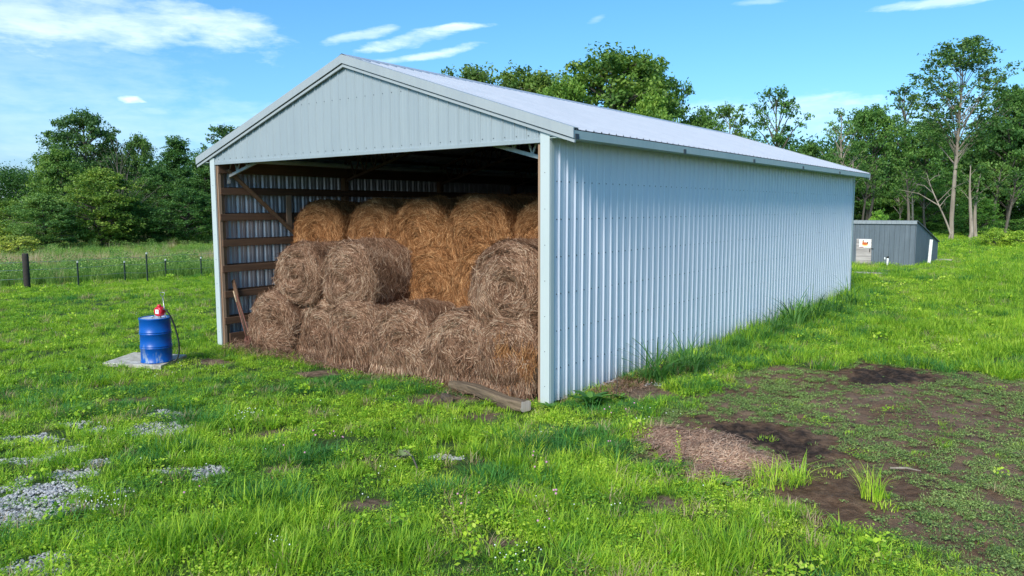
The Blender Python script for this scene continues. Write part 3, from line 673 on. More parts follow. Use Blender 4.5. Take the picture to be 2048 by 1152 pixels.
# ------------------------------------------------------------------ barrel, pump, slab, tools, timber
slab_c = np.mean([G(205, 733), G(320, 738), G(372, 716), G(270, 712)], 0)
a, b_, c_, d_ = G(205, 733)[:2], G(322, 739)[:2], G(374, 716)[:2], G(268, 711)[:2]
M_CONC, nt, b = mat('weathered_concrete'); co = worldco(nt); n_ = NOISE(nt, co, 9, 6, .65); n__ = NOISE(nt, co, 60, 3, .7)
L(nt, MIX(nt, RAMP(nt, n_, [(.35, 0.), (.65, 1.)]), (.30, .27, .22), (.58, .55, .48)), b.inputs['Base Color']); b.inputs['Roughness'].default_value = .9; bump(nt, b, n__, .4, .006)
mb = MB(); q = [a, b_, c_, d_]
mb.add([(p[0], p[1], -.02) for p in q]+[(p[0], p[1], .075) for p in q], [(0, 1, 2, 3), (7, 6, 5, 4), (0, 4, 5, 1), (1, 5, 6, 2), (2, 6, 7, 3), (3, 7, 4, 0)])
o = mb.build('concrete_slab', M_CONC, bevel=.01); tag(o, 'pale rectangular slab lying in the grass under the blue drum', 'slab')
bp = G(314, 722, .078); ZS = .077
M_BLUE, nt, b = mat('blue_drum_paint'); co = objco(nt); sp = N(nt, 'ShaderNodeSeparateXYZ'); L(nt, co, sp.inputs[0])
st = NOISE(nt, MAPV(nt, co, (10, 10, 3)), 1., 5, .65); lowz = RAMP(nt, sp.outputs[2], [(0., 1.), (.25, .35), (.45, .1)])
wear = M_(nt, 'MULTIPLY', RAMP(nt, st, [(.56, 0.), (.66, 1.)]), lowz)
cb = MIX(nt, NOISE(nt, co, 5, 3), (.001, .065, .33), (.002, .10, .44)); cb = MIX(nt, wear, cb, (.30, .36, .42))
L(nt, cb, b.inputs['Base Color']); b.inputs['Roughness'].default_value = .36; b.inputs['Coat Weight'].default_value = .0; b.inputs['Specular IOR Level'].default_value = .35
M_LID = plain('drum_lid_paint', (.62, .66, .72), .35, .3, .15)
M_RED = plain('red_pump_paint', (.55, .012, .03), .35)
M_STEEL = plain('steel', (.35, .36, .36), .35, .8)
M_BLACK = plain('black_rubber', (.015, .018, .018), .5)
M_WHITE = plain('white_label', (.78, .78, .76), .6)
drum = empty('fuel_drum', (bp[0], bp[1], ZS)); tag(drum, 'blue steel drum standing on the pale slab with a pale lid', 'drum')
RB = .292; mb = MB()
pf = [(RB-.01, 0), (RB+.004, .005), (RB+.004, .022), (RB-.006, .03)]
for z0 in (.29, .325, .57, .605):
    pf += [(RB-.006, z0-.016), (RB+.004, z0-.006), (RB+.006, z0), (RB+.004, z0+.006), (RB-.006, z0+.016)]
pf += [(RB-.006, .845), (RB+.004, .855), (RB+.006, .868), (RB-.002, .880), (RB-.012, .878), (RB-.016, .866)]
mb.lathe(pf, n=48); mb.build('drum_body', M_BLUE, drum)
mb = MB(); mb.lathe([(RB-.016, .866), (RB-.03, .858), (.02, .860), (.001, .860)], n=48); mb.lathe([(.03, .86), (.03, .875), (.001, .876)], (-.17, .05, 0), 14); mb.build('lid', M_LID, drum)
pump = empty('rotary_pump', (bp[0], bp[1], ZS+.865)); tag(pump, 'red rotary hand pump with white label mounted on the blue drum', 'pump')
tow = np.array([-_fw[0], -_fw[1]])/np.hypot(_fw[0], _fw[1]); rt_ = np.array([-tow[1], tow[0]])      # toward camera, camera-right
rt_ = np.array([_fw[1], -_fw[0]])/np.hypot(_fw[0], _fw[1])
def loc2(u, v, z): return (rt_[0]*u+tow[0]*v, rt_[1]*u+tow[1]*v, z)
ax = Vector((rt_[0]*(-.35)+tow[0]*.94, rt_[1]*(-.35)+tow[1]*.94, 0)).normalized(); pc = Vector(loc2(.10, .0, .13))
mb = MB(); mb.tube([pc-ax*.075, pc-ax*.07, pc-ax*.03, pc+ax*.03, pc+ax*.055, pc+ax*.06], [.06, .095, .10, .10, .09, .07], 20)
mb.tube([pc+Vector((0, 0, .08)), pc+Vector((0, 0, .135))], [.045, .035], 10); mb.tube([pc-ax*.12, pc-ax*.07], [.05, .06], 12); mb.build('pump_body', M_RED, pump)
mb = MB(); sdv = ax.cross(Vector((0, 0, 1))); c1 = pc+ax*.0615
mb.add([c1+sdv*s_*.042+Vector((0, 0, t_*.042))+ax*dd for dd in (0, .004) for s_, t_ in ((-1, -1), (1, -1), (1, 1), (-1, 1))], [(0, 1, 2, 3), (7, 6, 5, 4), (0, 4, 5, 1), (1, 5, 6, 2), (2, 6, 7, 3), (3, 7, 4, 0)]); mb.build('label_plate', M_WHITE, pump)
mb = MB(); mb.beam(c1+ax*.006+sdv*.02+Vector((0, 0, .02)), c1+ax*.006-sdv*.02+Vector((0, 0, .02)), .004, .006); mb.beam(c1+ax*.006+sdv*.015+Vector((0, 0, -.005)), c1+ax*.006-sdv*.015+Vector((0, 0, -.005)), .003, .014); mb.build('label_print', M_DARK, pump)
mb = MB(); mb.tube([pc-Vector((0, 0, .14)), pc-Vector((0, 0, .06))], .028, 12); mb.tube([loc2(-.06, 0, .0), loc2(.02, 0, .05), loc2(.06, 0, .10)], .012, 8); mb.build('drum_fitting', M_STEEL, pump)
mb = MB(); h0 = Vector(loc2(.20, -.02, .0)); mb.tube([h0+Vector((0, 0, -.0)), h0+Vector((0, 0, .10)), Vector(loc2(.17, -.02, .40))], [.013, .013, .011], 8)
tp = Vector(loc2(.165, -.02, .40)); r3 = Vector((rt_[0], rt_[1], 0))
mb.tube([tp, tp-r3*.02+Vector((0, 0, .03)), tp-r3*.045+Vector((0, 0, .06)), tp-r3*.045+Vector((0, 0, .10)), tp+r3*.045+Vector((0, 0, .10)), tp+r3*.045+Vector((0, 0, .06)), tp+r3*.02+Vector((0, 0, .03)), tp], .008, 6)
mb.build('crank_handle', M_STEEL, pump)
mb = MB(); hp = [(.14, .02, .17), (.22, .02, .17), (.30, .02, .07), (.37, .0, -.12), (.43, 0, -.36), (.455, 0, -.55), (.44, 0, -.72), (.39, .02, -.84), (.33, .03, -.85)]
hp2 = []
for i in range(len(hp)-1):
    for t in np.linspace(0, 1, 4)[:-1]:
        p = [np.array(hp[max(i-1, 0)]), np.array(hp[i]), np.array(hp[i+1]), np.array(hp[min(i+2, len(hp)-1)])]
        hp2.append(.5*((2*p[1])+(-p[0]+p[2])*t+(2*p[0]-5*p[1]+4*p[2]-p[3])*t*t+(-p[0]+3*p[1]-3*p[2]+p[3])*t**3))
hp2.append(np.array(hp[-1])); mb.tube([loc2(*q) for q in hp2], .016, 8); mb.build('hose', M_BLACK, pump)

# long-handled tools leaning inside the left corner
M_RUST = plain('rusty_red_handle', (.16, .06, .04), .6, 0, .4, 30); M_ASH = plain('worn_ash_handle', (.45, .32, .2), .6, 0, .25, 20)
def pgrd(px, py, Y): 
    d = ray(px, py); return CAM+d*((Y-CAM[1])/d[1])
t0 = pgrd(467, 582, .10); t1 = pgrd(499, 700, -.02); t1[2] = max(t1[2], .02)
sh = empty('digging_shovel', t1); tag(sh, 'long-handled shovel with pale grip and red worn shaft leaning at the left corner', 'shovel')
mb = MB(); v = t0-t1; mb.tube([v*.8, v], .017, 8); mb.build('grip', M_ASH, sh)
mb = MB(); mb.tube([v*.15, v*.8], .016, 8); mb.build('shaft', M_RUST, sh)
mb = MB(); dv = Vector(tuple(v)).normalized(); sdv = dv.cross(Vector((0, -1, 0))).normalized(); nv = sdv.cross(dv)
bl = []
for t, wd, cv in ((0.0, .02, 0), (.06, .07, .01), (.15, .10, .02), (.26, .10, .022), (.30, .05, .02)):
    for s_ in (-1, -.5, 0, .5, 1): bl.append(dv*t+sdv*s_*wd-nv*(cv*(1-s_*s_)))
bl += [q+nv*.004 for q in bl]; fs = []
for o_ in (0, 25):
    for i in range(4):
        for j in range(4): fs.append((o_+i*5+j, o_+i*5+j+1, o_+(i+1)*5+j+1, o_+(i+1)*5+j))
mb.add(bl, fs, 0, True); mb.build('blade', M_RUST, sh)
t2 = pgrd(474, 590, .10); t3 = pgrd(508, 703, .0); t3[2] = max(t3[2], .02)
o = empty('iron_digging_bar', t3); tag(o, 'thin rusty bar leaning beside the long-handled shovel', 'digging bar')
mb = MB(); v = t2-t3; mb.tube([v*0, v*.03, v], [.006, .014, .013], 8); mb.build('bar', M_RUST, o)
mb = MB(); mb.tube([v*.05, v*.14], [.02, .016], 8); mb.build('collar', M_ASH, o)
t4 = pgrd(466, 560, .30); t5 = pgrd(486, 650, .02); mb = MB(); mb.beam(t5*1.0+np.array([.25, 0, -.5]), t4, .03, .11, up=(1, 0, .3))
o = mb.build('leaning_board', M_GIRT, bevel=.004); tag(o, 'dark narrow board leaning against the wall behind the shovel', 'board')
mb = MB(); p = G(520, 702); mb.beam((p[0], p[1], .02), (p[0]-.30, p[1]+.12, .62), .03, .09, up=(1, 0, .3)); o = mb.build('short_stake', M_POST, bevel=.004); tag(o, 'short brown stake leaning against the leftmost bottom bale', 'stake')

# old timber and bits of wood at the corner
def log_mesh(L_, r, seed, mt_side, mt_end, flat=.85, n=22, k=26):
    rg = np.random.default_rng(seed); mb = MB(); vs = []
    for i in range(k+1):
        t = i/k
        for j in range(n):
            a = 2*pi*j/n; nz = vnoise(np.array([cos(a)*1.2+seed]), np.array([sin(a)*1.2+t*2.2]), 2.2, seed, 3)[0]-.5
            sq = 1/max(abs(cos(a)), abs(sin(a)))**.7
            rr = r*sq*.92*(1+.35*nz)*(1-.15*t)+ (r*.10*(rg.random()-.5))
            vs.append((t*L_, rr*cos(a), rr*sin(a)*flat+.02*sin(t*7+seed)))
    mb.add(vs, [(i*n+j, i*n+(j+1) % n, (i+1)*n+(j+1) % n, (i+1)*n+j) for i in range(k) for j in range(n)])
    mb.add([vs[j] for j in range(n)], [tuple(range(n))], 1); mb.add([vs[k*n+j] for j in range(n)], [tuple(reversed(range(n)))], 1)
    return mb
M_LOG = wood('old_timber', (.06, .04, .025), (.30, .21, .13), 0, .9, .8); M_LOGEND = wood('cut_timber_end', (.45, .33, .27), (.75, .60, .52), 2, .9, .8)
M_LOGD = wood('dark_rotten_timber', (.035, .028, .022), (.14, .10, .07), 0, .95, .8)
pa = G(1052, 826); pb = G(905, 780); dv = pb-pa; o = log_mesh(float(np.hypot(dv[0], dv[1])), .112, 3, M_LOG, M_LOGEND).build('timber_beam', [M_LOG, M_LOGEND], loc=(pa[0], pa[1], .10))
o.rotation_euler = (0, .0, math.atan2(dv[1], dv[0])); tag(o, 'old squared timber with a pale sawn end lying in front of the bales', 'timber')
pa = G(1030, 800); pb = G(940, 772); dv = pb-pa; o = log_mesh(float(np.hypot(dv[0], dv[1])), .085, 8, M_LOGD, M_LOGD).build('rotten_log', [M_LOGD, M_LOGD], loc=(pa[0], pa[1], .17)); o.rotation_euler = (0, -.02, math.atan2(dv[1], dv[0])+.05); tag(o, 'dark rotten log lying against the bales behind the squared timber', 'log')
pa = G(898, 806); o = log_mesh(.26, .075, 12, M_LOGD, M_LOG).build('wood_chunk', [M_LOGD, M_LOG], loc=(pa[0], pa[1], .05)); o.rotation_euler = (0, 0, 2.6); tag(o, 'small dark chunk of wood in the grass left of the timber', 'wood')
mb = MB(); pa = G(1780, 936, .03); pb = G(1842, 942, .03); pm = (pa+pb)/2+[0, .03, .01]; mb.tube([pa, pm, pb], [.012, .014, .006], 6); o = mb.build('fallen_stick', M_BARKPALE); tag(o, 'thin pale stick lying on the bare dirt', 'stick')

# ------------------------------------------------------------------ fence
fen = empty('wire_fence', tuple(G(55, 578))); fo = np.array(G(55, 578)); fo[2] = 0
tag(fen, 'wire fence of one thick wooden post and thin steel posts across the field', 'fence')
mb = MB(); pr = [(.115, 0), (.12, .5), (.115, 1.36), (.10, 1.40), (.001, 1.405)]; mb.lathe(pr, n=12, c=(0, 0, 0)); mb.build('wooden_post', plain('dark_post_wood', (.035, .028, .024), .9, 0, .4, 12), fen)
tops = [fo+np.array([0, 0, 1.3])]
M_TP = plain('steel_fence_post', (.05, .07, .055), .6, .3); M_TIP = plain('white_post_tip', (.7, .7, .68), .6)
for px, dp, ty in ((154, 30.6, 522), (248, 32.4, 522), (292, 32.2, 505), (330, 34.0, 518), (401, 34.8, 514)):
    tpt = D(px, ty, dp); g = np.array([tpt[0], tpt[1], 0])-fo; h = tpt[2]
    mb = MB(); mb.box((g[0]-.028, g[1]-.02, 0), (g[0]+.028, g[1]-.01, h-.07)); mb.box((g[0]-.005, g[1]-.0095, 0), (g[0]+.005, g[1]+.04, h-.07)); p_ = mb.build('steel_post', M_TP, fen)
    mb = MB(); mb.box((g[0]-.026, g[1]-.006, h-.068), (g[0]+.026, g[1]+.042, h)); mb.build('post_tip', M_TIP, p_)
    tops.append(np.array([tpt[0], tpt[1], h]))
tops.append(tops[-1]+(tops[-1]-tops[1])*1.0); tops.insert(0, tops[0]-(tops[1]-tops[0])*2)
for hz in (.4, .75, 1.05):
    mb = MB(); mb.tube([np.array([p[0], p[1], hz])-fo*1 for p in tops], .009, 4); mb.build('wire', M_STEEL, fen)

# ------------------------------------------------------------------ shed
shc = G(1828, 532); shed = empty('grey_shed', (shc[0], shc[1], 0), -.045); tag(shed, 'low grey board shed with a lean-to roof beyond the far end of the barn', 'shed')
M_SHED = wood('grey_painted_boards', (.11, .14, .17), (.165, .20, .235), 2, .8, .6); M_SHEDF = plain('light_grey_fascia', (.27, .30, .33), .7)
HT, HB, DP, LW = 2.36, 1.12, 5.6, 6.0
mb = MB(); nb = 24
for i in range(nb):
    x0 = -LW+i*LW/nb; x1 = x0+LW/nb-.012; jj = .006*random.random(); mb.box((x0, -.02-jj, 0), (x1, .0, HT-.06))
mb.box((-LW, .001, 0), (-.002, .02, HT-.07), 1); mb.build('front_wall', [M_SHED, M_DARK], shed)
nb = 13; hs = lambda y: HT-(HT-HB)*y/DP
for s_, xx in ((1, 0), (-1, -LW-.03)):
    mb = MB()
    for i in range(nb):
        y0 = i*DP/nb+.002; y1 = y0+DP/nb-.003; dx = .003*random.random()
        mb.add([(xx-.0, y0, 0), (xx+.03+dx, y0, 0), (xx+.03+dx, y1, 0), (xx, y1, 0), (xx, y0, hs(y0)-.05), (xx+.03+dx, y0, hs(y0)-.05), (xx+.03+dx, y1, hs(y1)-.05), (xx, y1, hs(y1)-.05)], [(0, 3, 2, 1), (4, 5, 6, 7), (0, 1, 5, 4), (1, 2, 6, 5), (2, 3, 7, 6), (3, 0, 4, 7)])
    mb.build('side_boards', M_SHED, shed)
mb = MB(); mb.box((-LW, DP-.02, 0), (0, DP, HB-.03)); mb.build('rear_boards', M_SHED, shed)
mb = MB(); y0, y1 = -.08, DP+.12
mb.add([(x, y, hs(y)+dz-.03) for dz in (0, .05) for x, y in ((-LW-.08, y0), (.10, y0), (.10, y1), (-LW-.08, y1))], [(0, 3, 2, 1), (4, 5, 6, 7), (0, 1, 5, 4), (1, 2, 6, 5), (2, 3, 7, 6), (3, 0, 4, 7)]); mb.build('roof', plain('shed_roof_felt', (.10, .125, .14), .8), shed)
mb = MB()
for i in range(25): mb.box((-LW-.08+i*.2456, -.10, HT-.16), (-LW-.08+(i+1)*.2456-.008, -.082, HT+.02))
mb.box((-LW-.08, -.0815, HT-.16), (.06, -.075, HT+.02))
mb.build('front_fascia', M_SHEDF, shed)
mb = MB()
pass
# weathered door with a painted hen board
dl = G(1707, 532); Mi = Matrix.Rotation(.045, 3, 'Z'); dx0 = (Mi@Vector((dl[0]-shc[0], dl[1]-shc[1], 0))).x; dx0 = min(dx0, -2.9); dx1 = dx0+.78
M_DOOR = wood('weathered_door_boards', (.30, .26, .25), (.62, .56, .54), 0, .9, .5)
door = empty('door', (0, 0, 0)); door.parent = shed
mb = MB()
for i in range(7): mb.box((dx0, -.055-.004*(i % 2), .02+i*.195), (dx1, -.03, .02+i*.195+.185))
mb.build('door_boards', M_DOOR, door); mb = MB(); mb.box((dx1-.10, -.075, .66), (dx1-.06, -.0605, .84)); mb.box((dx1-.02, -.075, .84), (dx1+.10, -.0605, .875)); mb.build('latch', M_BLACK, door)
hen = empty('hen_sign', tuple(shed.matrix_world@Vector((0, 0, 0)))); hen.location = shed.location; hen.rotation_euler = shed.rotation_euler
tag(hen, 'small white board painted with an orange hen on a nest, fixed to the weathered door', 'sign')
sx0, sx1, sz0, sz1 = dx0+.15, dx1-.03, .90, 1.36; mb = MB(); mb.box((sx0, -.085, sz0), (sx1, -.066, sz1)); mb.build('board', M_WHITE, hen)
def disc(mb, cx, cz, rx, rz_, y, n=20, rot=0, mi=0):
    vs = []
    for dy in (0, .002):
        for i in range(n):
            u, v = rx*cos(2*pi*i/n), rz_*sin(2*pi*i/n); vs.append((cx+u*cos(rot)-v*sin(rot), y-dy, cz+u*sin(rot)+v*cos(rot)))
    mb.add(vs, [tuple(range(n, 2*n))]+[(i, (i+1) % n, n+(i+1) % n, n+i) for i in range(n)], mi)
hx, hz = (sx0+sx1)/2, (sz0+sz1)/2-.01
mb = MB(); disc(mb, hx, hz-.06, .15, .075, -.0855); mb.build('nest', plain('painted_yellow', (.75, .62, .2), .7), hen)
mb = MB(); disc(mb, hx, hz, .15, .075, -.0885); disc(mb, hx-.10, hz+.09, .035, .08, -.0885); mb.build('hen_body', plain('painted_orange', (.62, .13, .03), .7), hen)
mb = MB(); disc(mb, hx+.13, hz+.05, .035, .05, -.0915); M_PBR = plain('painted_dark_brown', (.10, .05, .03), .7); mb.build('tail', M_PBR, hen)
mb = MB(); disc(mb, hx-.09, hz+.16, .035, .022, -.0915); mb.build('comb', M_PBR, hen)
mb = MB(); disc(mb, hx-.12, hz+.115, .022, .03, -.0915); mb.build('hen_face', plain('painted_tan', (.7, .4, .15), .7), hen)
mb = MB(); mb.box((sx0+.02, -.089, sz0+.015), (sx0+.22, -.0855, sz0+.045)); mb.build('red_stripe', plain('painted_red', (.5, .05, .06), .7), hen)
# spigot and white post
p = G(1774, 534); sp_ = empty('water_spigot', (p[0], p[1], 0)); tag(sp_, 'short white pipe with black spigot standing before the grey shed', 'spigot')
mb = MB(); mb.tube([(0, 0, 0), (.02, 0, .47)], .045, 10); mb.build('pipe', M_WHITE, sp_)
mb = MB(); mb.tube([(.02, 0, .46), (.02, 0, .56)], .05, 8); mb.tube([(.02, 0, .53), (-.12, -.02, .50)], .018, 6); mb.build('tap', M_BLACK, sp_)
mb = MB(); mb.tube([(-.12, -.02, .38), (-.12, -.02, .50)], .035, 8); mb.build('nozzle', M_WHITE, sp_)
p = G(1858, 529); q = D(1862, 479, (p-CAM)@_fw); mb = MB(); mb.beam((p[0], p[1]-.02, 0), (p[0]+.05, p[1]+.02, q[2]), .15, .05, up=(0, 1, 0)); mb.beam((p[0]-.04, p[1]-.05, 0), (p[0]+.01, p[1]-.01, q[2]-.01), .05, .02, up=(0, 1, 0))
o = mb.build('white_post', M_WHITE, bevel=.005); tag(o, 'tall white board standing at the sloping side of the shed', 'post')
p = G(1885, 521); mb = MB(); mb.box((-.5, -.25, 0), (.5, .25, .09)); o = mb.build('flat_stone', M_CONC, loc=(p[0], p[1], 0), bevel=.02); tag(o, 'flat grey slab in the grass behind the shed corner', 'slab')
p = G(1735, 547); mb = MB(); mb.box((-1.6, -.28, -.02), (.95, .28, .05)); o = mb.build('stepping_slab', M_CONC, loc=(p[0], p[1], 0), bevel=.01); tag(o, 'long pale slab in the grass between barn and shed', 'slab')

# ------------------------------------------------------------------ trees
def tubes_fast(segs, n=6):
    """segs: list of (p0,p1,r0,r1) -> V,F"""
    V = []; Fc = []
    for p0, p1, r0, r1 in segs:
        p0 = np.asarray(p0, float); p1 = np.asarray(p1, float); d = p1-p0; d /= np.linalg.norm(d)+1e-9
        a = np.cross(d, [0, 0, 1.] if abs(d[2]) < .9 else [1., 0, 0]); a /= np.linalg.norm(a); b2 = np.cross(d, a); k = len(V)
        for p, r in ((p0, r0), (p1, r1)):
            for j in range(n): V.append(p+(a*cos(2*pi*j/n)+b2*sin(2*pi*j/n))*r)
        for j in range(n): Fc.append((k+j, k+(j+1) % n, k+n+(j+1) % n, k+n+j))
    return np.array(V), np.array(Fc)
def tree_meshes(seed, H, R, base, nl, cr, nleaf, leaf, shape='round', tr=.22, rise=.35, fill=0, twigs=2, bark=None, leafy=1.0, bend=.3, lean=(0, 0), lr=1.0):
    rg = np.random.default_rng(seed); segs = []
    k = 9; tp = [np.array([0, 0, -.1])]
    for i in range(1, k+1):
        t = i/k; tp.append(np.array([lean[0]*t*H+bend*sin(t*3+seed), lean[1]*t*H+bend*cos(t*2.3+seed*2)-bend*cos(seed*2), t*H*.97]))
    for i in range(k): segs.append((tp[i], tp[i+1], tr*(1-i/k)**.8+.015, tr*(1-(i+1)/k)**.8+.015))
    def trunk(z): t = np.clip(z/(H*.97)*k, 0, k-.001); i = int(t); return tp[i]+(tp[i+1]-tp[i])*(t-i)
    cl = []; az_ = rg.random()*6
    for i in range(nl):
        s = (i+.5)/nl; s = s+rg.normal(0, .03); s = min(max(s, 0), 1); az_ += 2.4+rg.normal(0, .35)
        if shape == 'round': pf = max(sin(pi*(s*.80+.16)), .05)**.75
        elif shape == 'cone': pf = (1-s)**.8*.95+.06
        elif shape == 'vase': pf = .35+.65*s if s < .7 else max(.12, 1-(s-.7)*2.4)
        else: pf = 1
        Ln = R*pf*rg.uniform(.72, 1.12); z0 = (base+(1-base)*s*.93)*H; st = trunk(max(z0-Ln*rise*.9, base*H*.7))
        en = trunk(z0)+np.array([cos(az_)*Ln, sin(az_)*Ln, rise*Ln*.4+rg.normal(0, .15)])
        mid = (st+en)/2+np.array([0, 0, .12*Ln]); r0 = (.035+.018*Ln)*lr
        segs.append((st, mid, r0, r0*.6)); segs.append((mid, en, r0*.6, .012))
        for q in range(twigs+1):
            u = rg.uniform(.35, 1.0); c_ = (mid+(en-mid)*(u-.35)/.65*1.0) if u > .35 else mid
            off = rg.normal(0, 1, 3)*np.array([.42, .42, .3])*max(Ln*.33, .35); e2 = c_+off
            segs.append((c_, e2, .018*lr, .006)); cl.append(e2)
        cl.append(en)
    cl.append(trunk(H)+[0, 0, .1]); cl.append(trunk(H*.95))
    for i in range(fill):                # inner and lower foliage for dense crowns
        s = rg.random(); pf = (max(sin(pi*(s*.8+.16)), .05)**.75 if shape != 'cone' else (1-s)**.8)
        a_ = rg.random()*2*pi; rr = R*pf*math.sqrt(rg.random())*.95; cl.append(trunk((base+(1-base)*s*.95)*H)+np.array([cos(a_)*rr, sin(a_)*rr, 0]))
    V, Fc = tubes_fast(segs, 6)
    mt_ = bark or M_BARK
    tm = raw_mesh('trunk', V, Fc, mats=[mt_], smooth=True)
    if leafy <= 0: return tm, None
    cl = np.array(cl); nc = len(cl); per = max(3, int(nleaf/nc)); cid = np.repeat(np.arange(nc), per); n = len(cid)
    crr = cr*rg.uniform(.55, 1.25, nc); d = rg.normal(0, 1, (n, 3)); d /= np.linalg.norm(d, axis=1)[:, None]; rad = rg.random(n)**.45
    # sub-lumps inside each clump give ragged edges
    sub = rg.integers(0, 6, n); so = rg.normal(0, .55, (nc, 6, 3)); so[:, :, 2] *= .5
    P = cl[cid]+(so[cid, sub]*.8+d*rad[:, None]*.42)*crr[cid][:, None]*np.array([1, 1, .72])
    sz = leaf*rg.uniform(.55, 1.25, n)
    nn = rg.normal(0, .62, (n, 3))+np.array([0, 0, .75])+d*.3; nn /= np.linalg.norm(nn, axis=1)[:, None]
    a_ = np.cross(nn, rg.normal(0, 1, (n, 3))); a_ /= np.linalg.norm(a_, axis=1)[:, None]; b2 = np.cross(nn, a_)
    a_ *= sz[:, None]*.5; b2 *= sz[:, None]*.30
    Vl = np.stack([P-a_, P+b2-a_*.1, P+a_, P-b2-a_*.1], 1).reshape(-1, 3); Fl = np.arange(n*4).reshape(n, 4)
    ct = rg.random(nc); tint = np.clip(ct[cid]*.45+rg.random(n)*.3+.25*(d[:, 2]*.5+.5), 0, 1)
    lm = raw_mesh('crown', Vl, Fl, mats=[M_LEAF], attrs={'tint': np.repeat(tint, 4)})
    return tm, lm
PROTO = {}
def proto(kind):
    if kind in PROTO: return PROTO[kind]
    k, v = kind[:-1], int(kind[-1]); s = 100+v*7+sum(map(ord, k))
    spec = {
     'skirt': dict(H=11, R=4.6, base=.03, nl=60, cr=1.15, nleaf=30000, leaf=.27, fill=110, rise=.2),
     'broad': dict(H=12, R=4.6, base=.22, nl=50, cr=1.15, nleaf=28000, leaf=.27, fill=80),
     'open': dict(H=12, R=3.2, base=.30, nl=30, cr=.78, nleaf=6500, leaf=.26, shape='vase', rise=.8, twigs=3),
     'sparse': dict(H=12, R=2.6, base=.35, nl=26, cr=.62, nleaf=3200, leaf=.24, shape='round', rise=.9, twigs=3),
     'cedar': dict(H=12, R=3.0, base=.05, nl=60, cr=.95, nleaf=24000, leaf=.24, shape='cone', fill=60, rise=.5),
     'shrub': dict(H=2.2, R=1.9, base=.03, nl=26, cr=.55, nleaf=6500, leaf=.16, fill=25, tr=.05, rise=.6, bend=.05),
     'dead': dict(lr=.45, H=11, R=2.0, base=.4, nl=24, cr=.5, nleaf=0, leaf=.2, leafy=0, rise=1.9, twigs=7, tr=.08),
    }[k]
    PROTO[kind] = tree_meshes(s, bark=M_BARKPALE if k in ('open', 'sparse') and v == 1 else M_BARK, **spec); PROTO[kind] += (spec['H'], spec['R']); return PROTO[kind]
def put_tree(name, px, ty, wpx, dist, kind, label, cat='tree', group=None, color=(1, 1, 1), rz=None):
    tm, lm, H, R = proto(kind); tpt = D(px, ty, dist); h = float(tpt[2]); wd = wpx*dist/F
    o = empty(name, (tpt[0], tpt[1], 0), random.random()*6.28 if rz is None else rz); sx = wd/2/(R*1.05); o.scale = (sx, sx, h/H/1.03)
    tag(o, label, cat, group)
    t_ = link('trunk', tm, o)
    if lm: c_ = link('crown', lm, o); c_.color = tuple(min(4, v*(1.3 if group == GR else 1.08)) for v in color)+(1,)
    return o
GL, GM, GR = 'trees at the left edge of the field', 'trees behind the barn', 'trees of the wood beyond the shed'
T = put_tree
T('broadleaf_tree', 168, 210, 165, 78, 'broad1', 'tallest tree of the left group, its high rounded crown open against the sky', group=GL, color=(.75, .85, .95))
T('broadleaf_tree', 125, 285, 140, 72, 'skirt2', 'bright green tree below and left of the tallest tree at the left', group=GL, color=(1.05, 1.1, .9))
T('broadleaf_tree', 195, 328, 175, 62, 'skirt1', 'full yellow-green tree in front of the left group with foliage to the ground', group=GL, color=(1.2, 1.15, .8))
T('broadleaf_tree', 85, 385, 150, 58, 'skirt3', 'low bluish-green bushy tree at the left in front of the taller ones', group=GL, color=(.95, 1.05, 1.1))
T('broadleaf_tree', 15, 395, 120, 60, 'skirt2', 'pale green tree cut by the left edge of the photo', group=GL, color=(1.5, 1.35, .9))
T('bare_tree', 240, 270, 90, 68, 'dead1', 'bare grey tree standing between the tallest left tree and the dark evergreens', group=GL)
T('bare_tree', 268, 340, 150, 66, 'dead1', 'leaning bare branches in front of the dark trees left of the barn', group=GL, rz=2.0)
T('broadleaf_tree', 276, 262, 85, 80, 'broad2', 'narrow tree with small round top left of the dark evergreen', group=GL, color=(.85, .95, .9))
T('evergreen_tree', 348, 262, 120, 80, 'cedar1', 'dark evergreen tree with spiky top left of the barn', group=GL, color=(.55, .75, .8))
T('evergreen_tree', 402, 292, 120, 76, 'cedar2', 'dark evergreen tree partly hidden by the barn corner', group=GL, color=(.55, .72, .75))
T('broadleaf_tree', 305, 330, 150, 70, 'skirt3', 'dark green tree with foliage to the ground in front of the evergreens', group=GL, color=(.7, .85, .8))
T('broadleaf_tree', 375, 372, 150, 66, 'skirt1', 'low dark tree at the field edge nearest the barn corner', group=GL, color=(.65, .82, .75))
T('broadleaf_tree', 250, 395, 130, 64, 'skirt2', 'low round tree at the field edge below the bare branches', group=GL, color=(.75, .9, .75))
T('slender_tree', 455, 238, 130, 70, 'open1', 'loose-branched tree rising behind the left eave of the barn', group=GL, color=(.6, .75, .75))
T('slender_tree', 500, 250, 80, 74, 'open2', 'small tree top just showing over the left rake of the roof', group=GL, color=(.6, .75, .75))
T('oak_tree', 938, 120, 215, 60, 'broad3', 'leftmost rounded tree showing above the barn ridge', group=GM, color=(.95, .92, .8))
T('oak_tree', 1050, 124, 260, 58, 'broad2', 'second rounded tree above the barn ridge, olive green', group=GM, color=(.95, .92, .75))
T('oak_tree', 1205, 80, 330, 52, 'broad1', 'largest tree above the barn roof with a broad bright crown', group=GM, color=(.98, 1.0, .72))
T('oak_tree', 1285, 98, 200, 54, 'broad3', 'tall dark right-hand crown merging with the largest tree above the roof', group=GM, color=(.8, .95, .8))
T('oak_tree', 1130, 140, 210, 47, 'skirt1', 'light green lower tree just above the roof, left of the largest crown', group=GM, color=(1.05, 1.12, .72))
T('oak_tree', 1310, 178, 200, 46, 'skirt3', 'light green low tree above the roof, right of the largest crown', group=GM, color=(1.15, 1.2, .75))
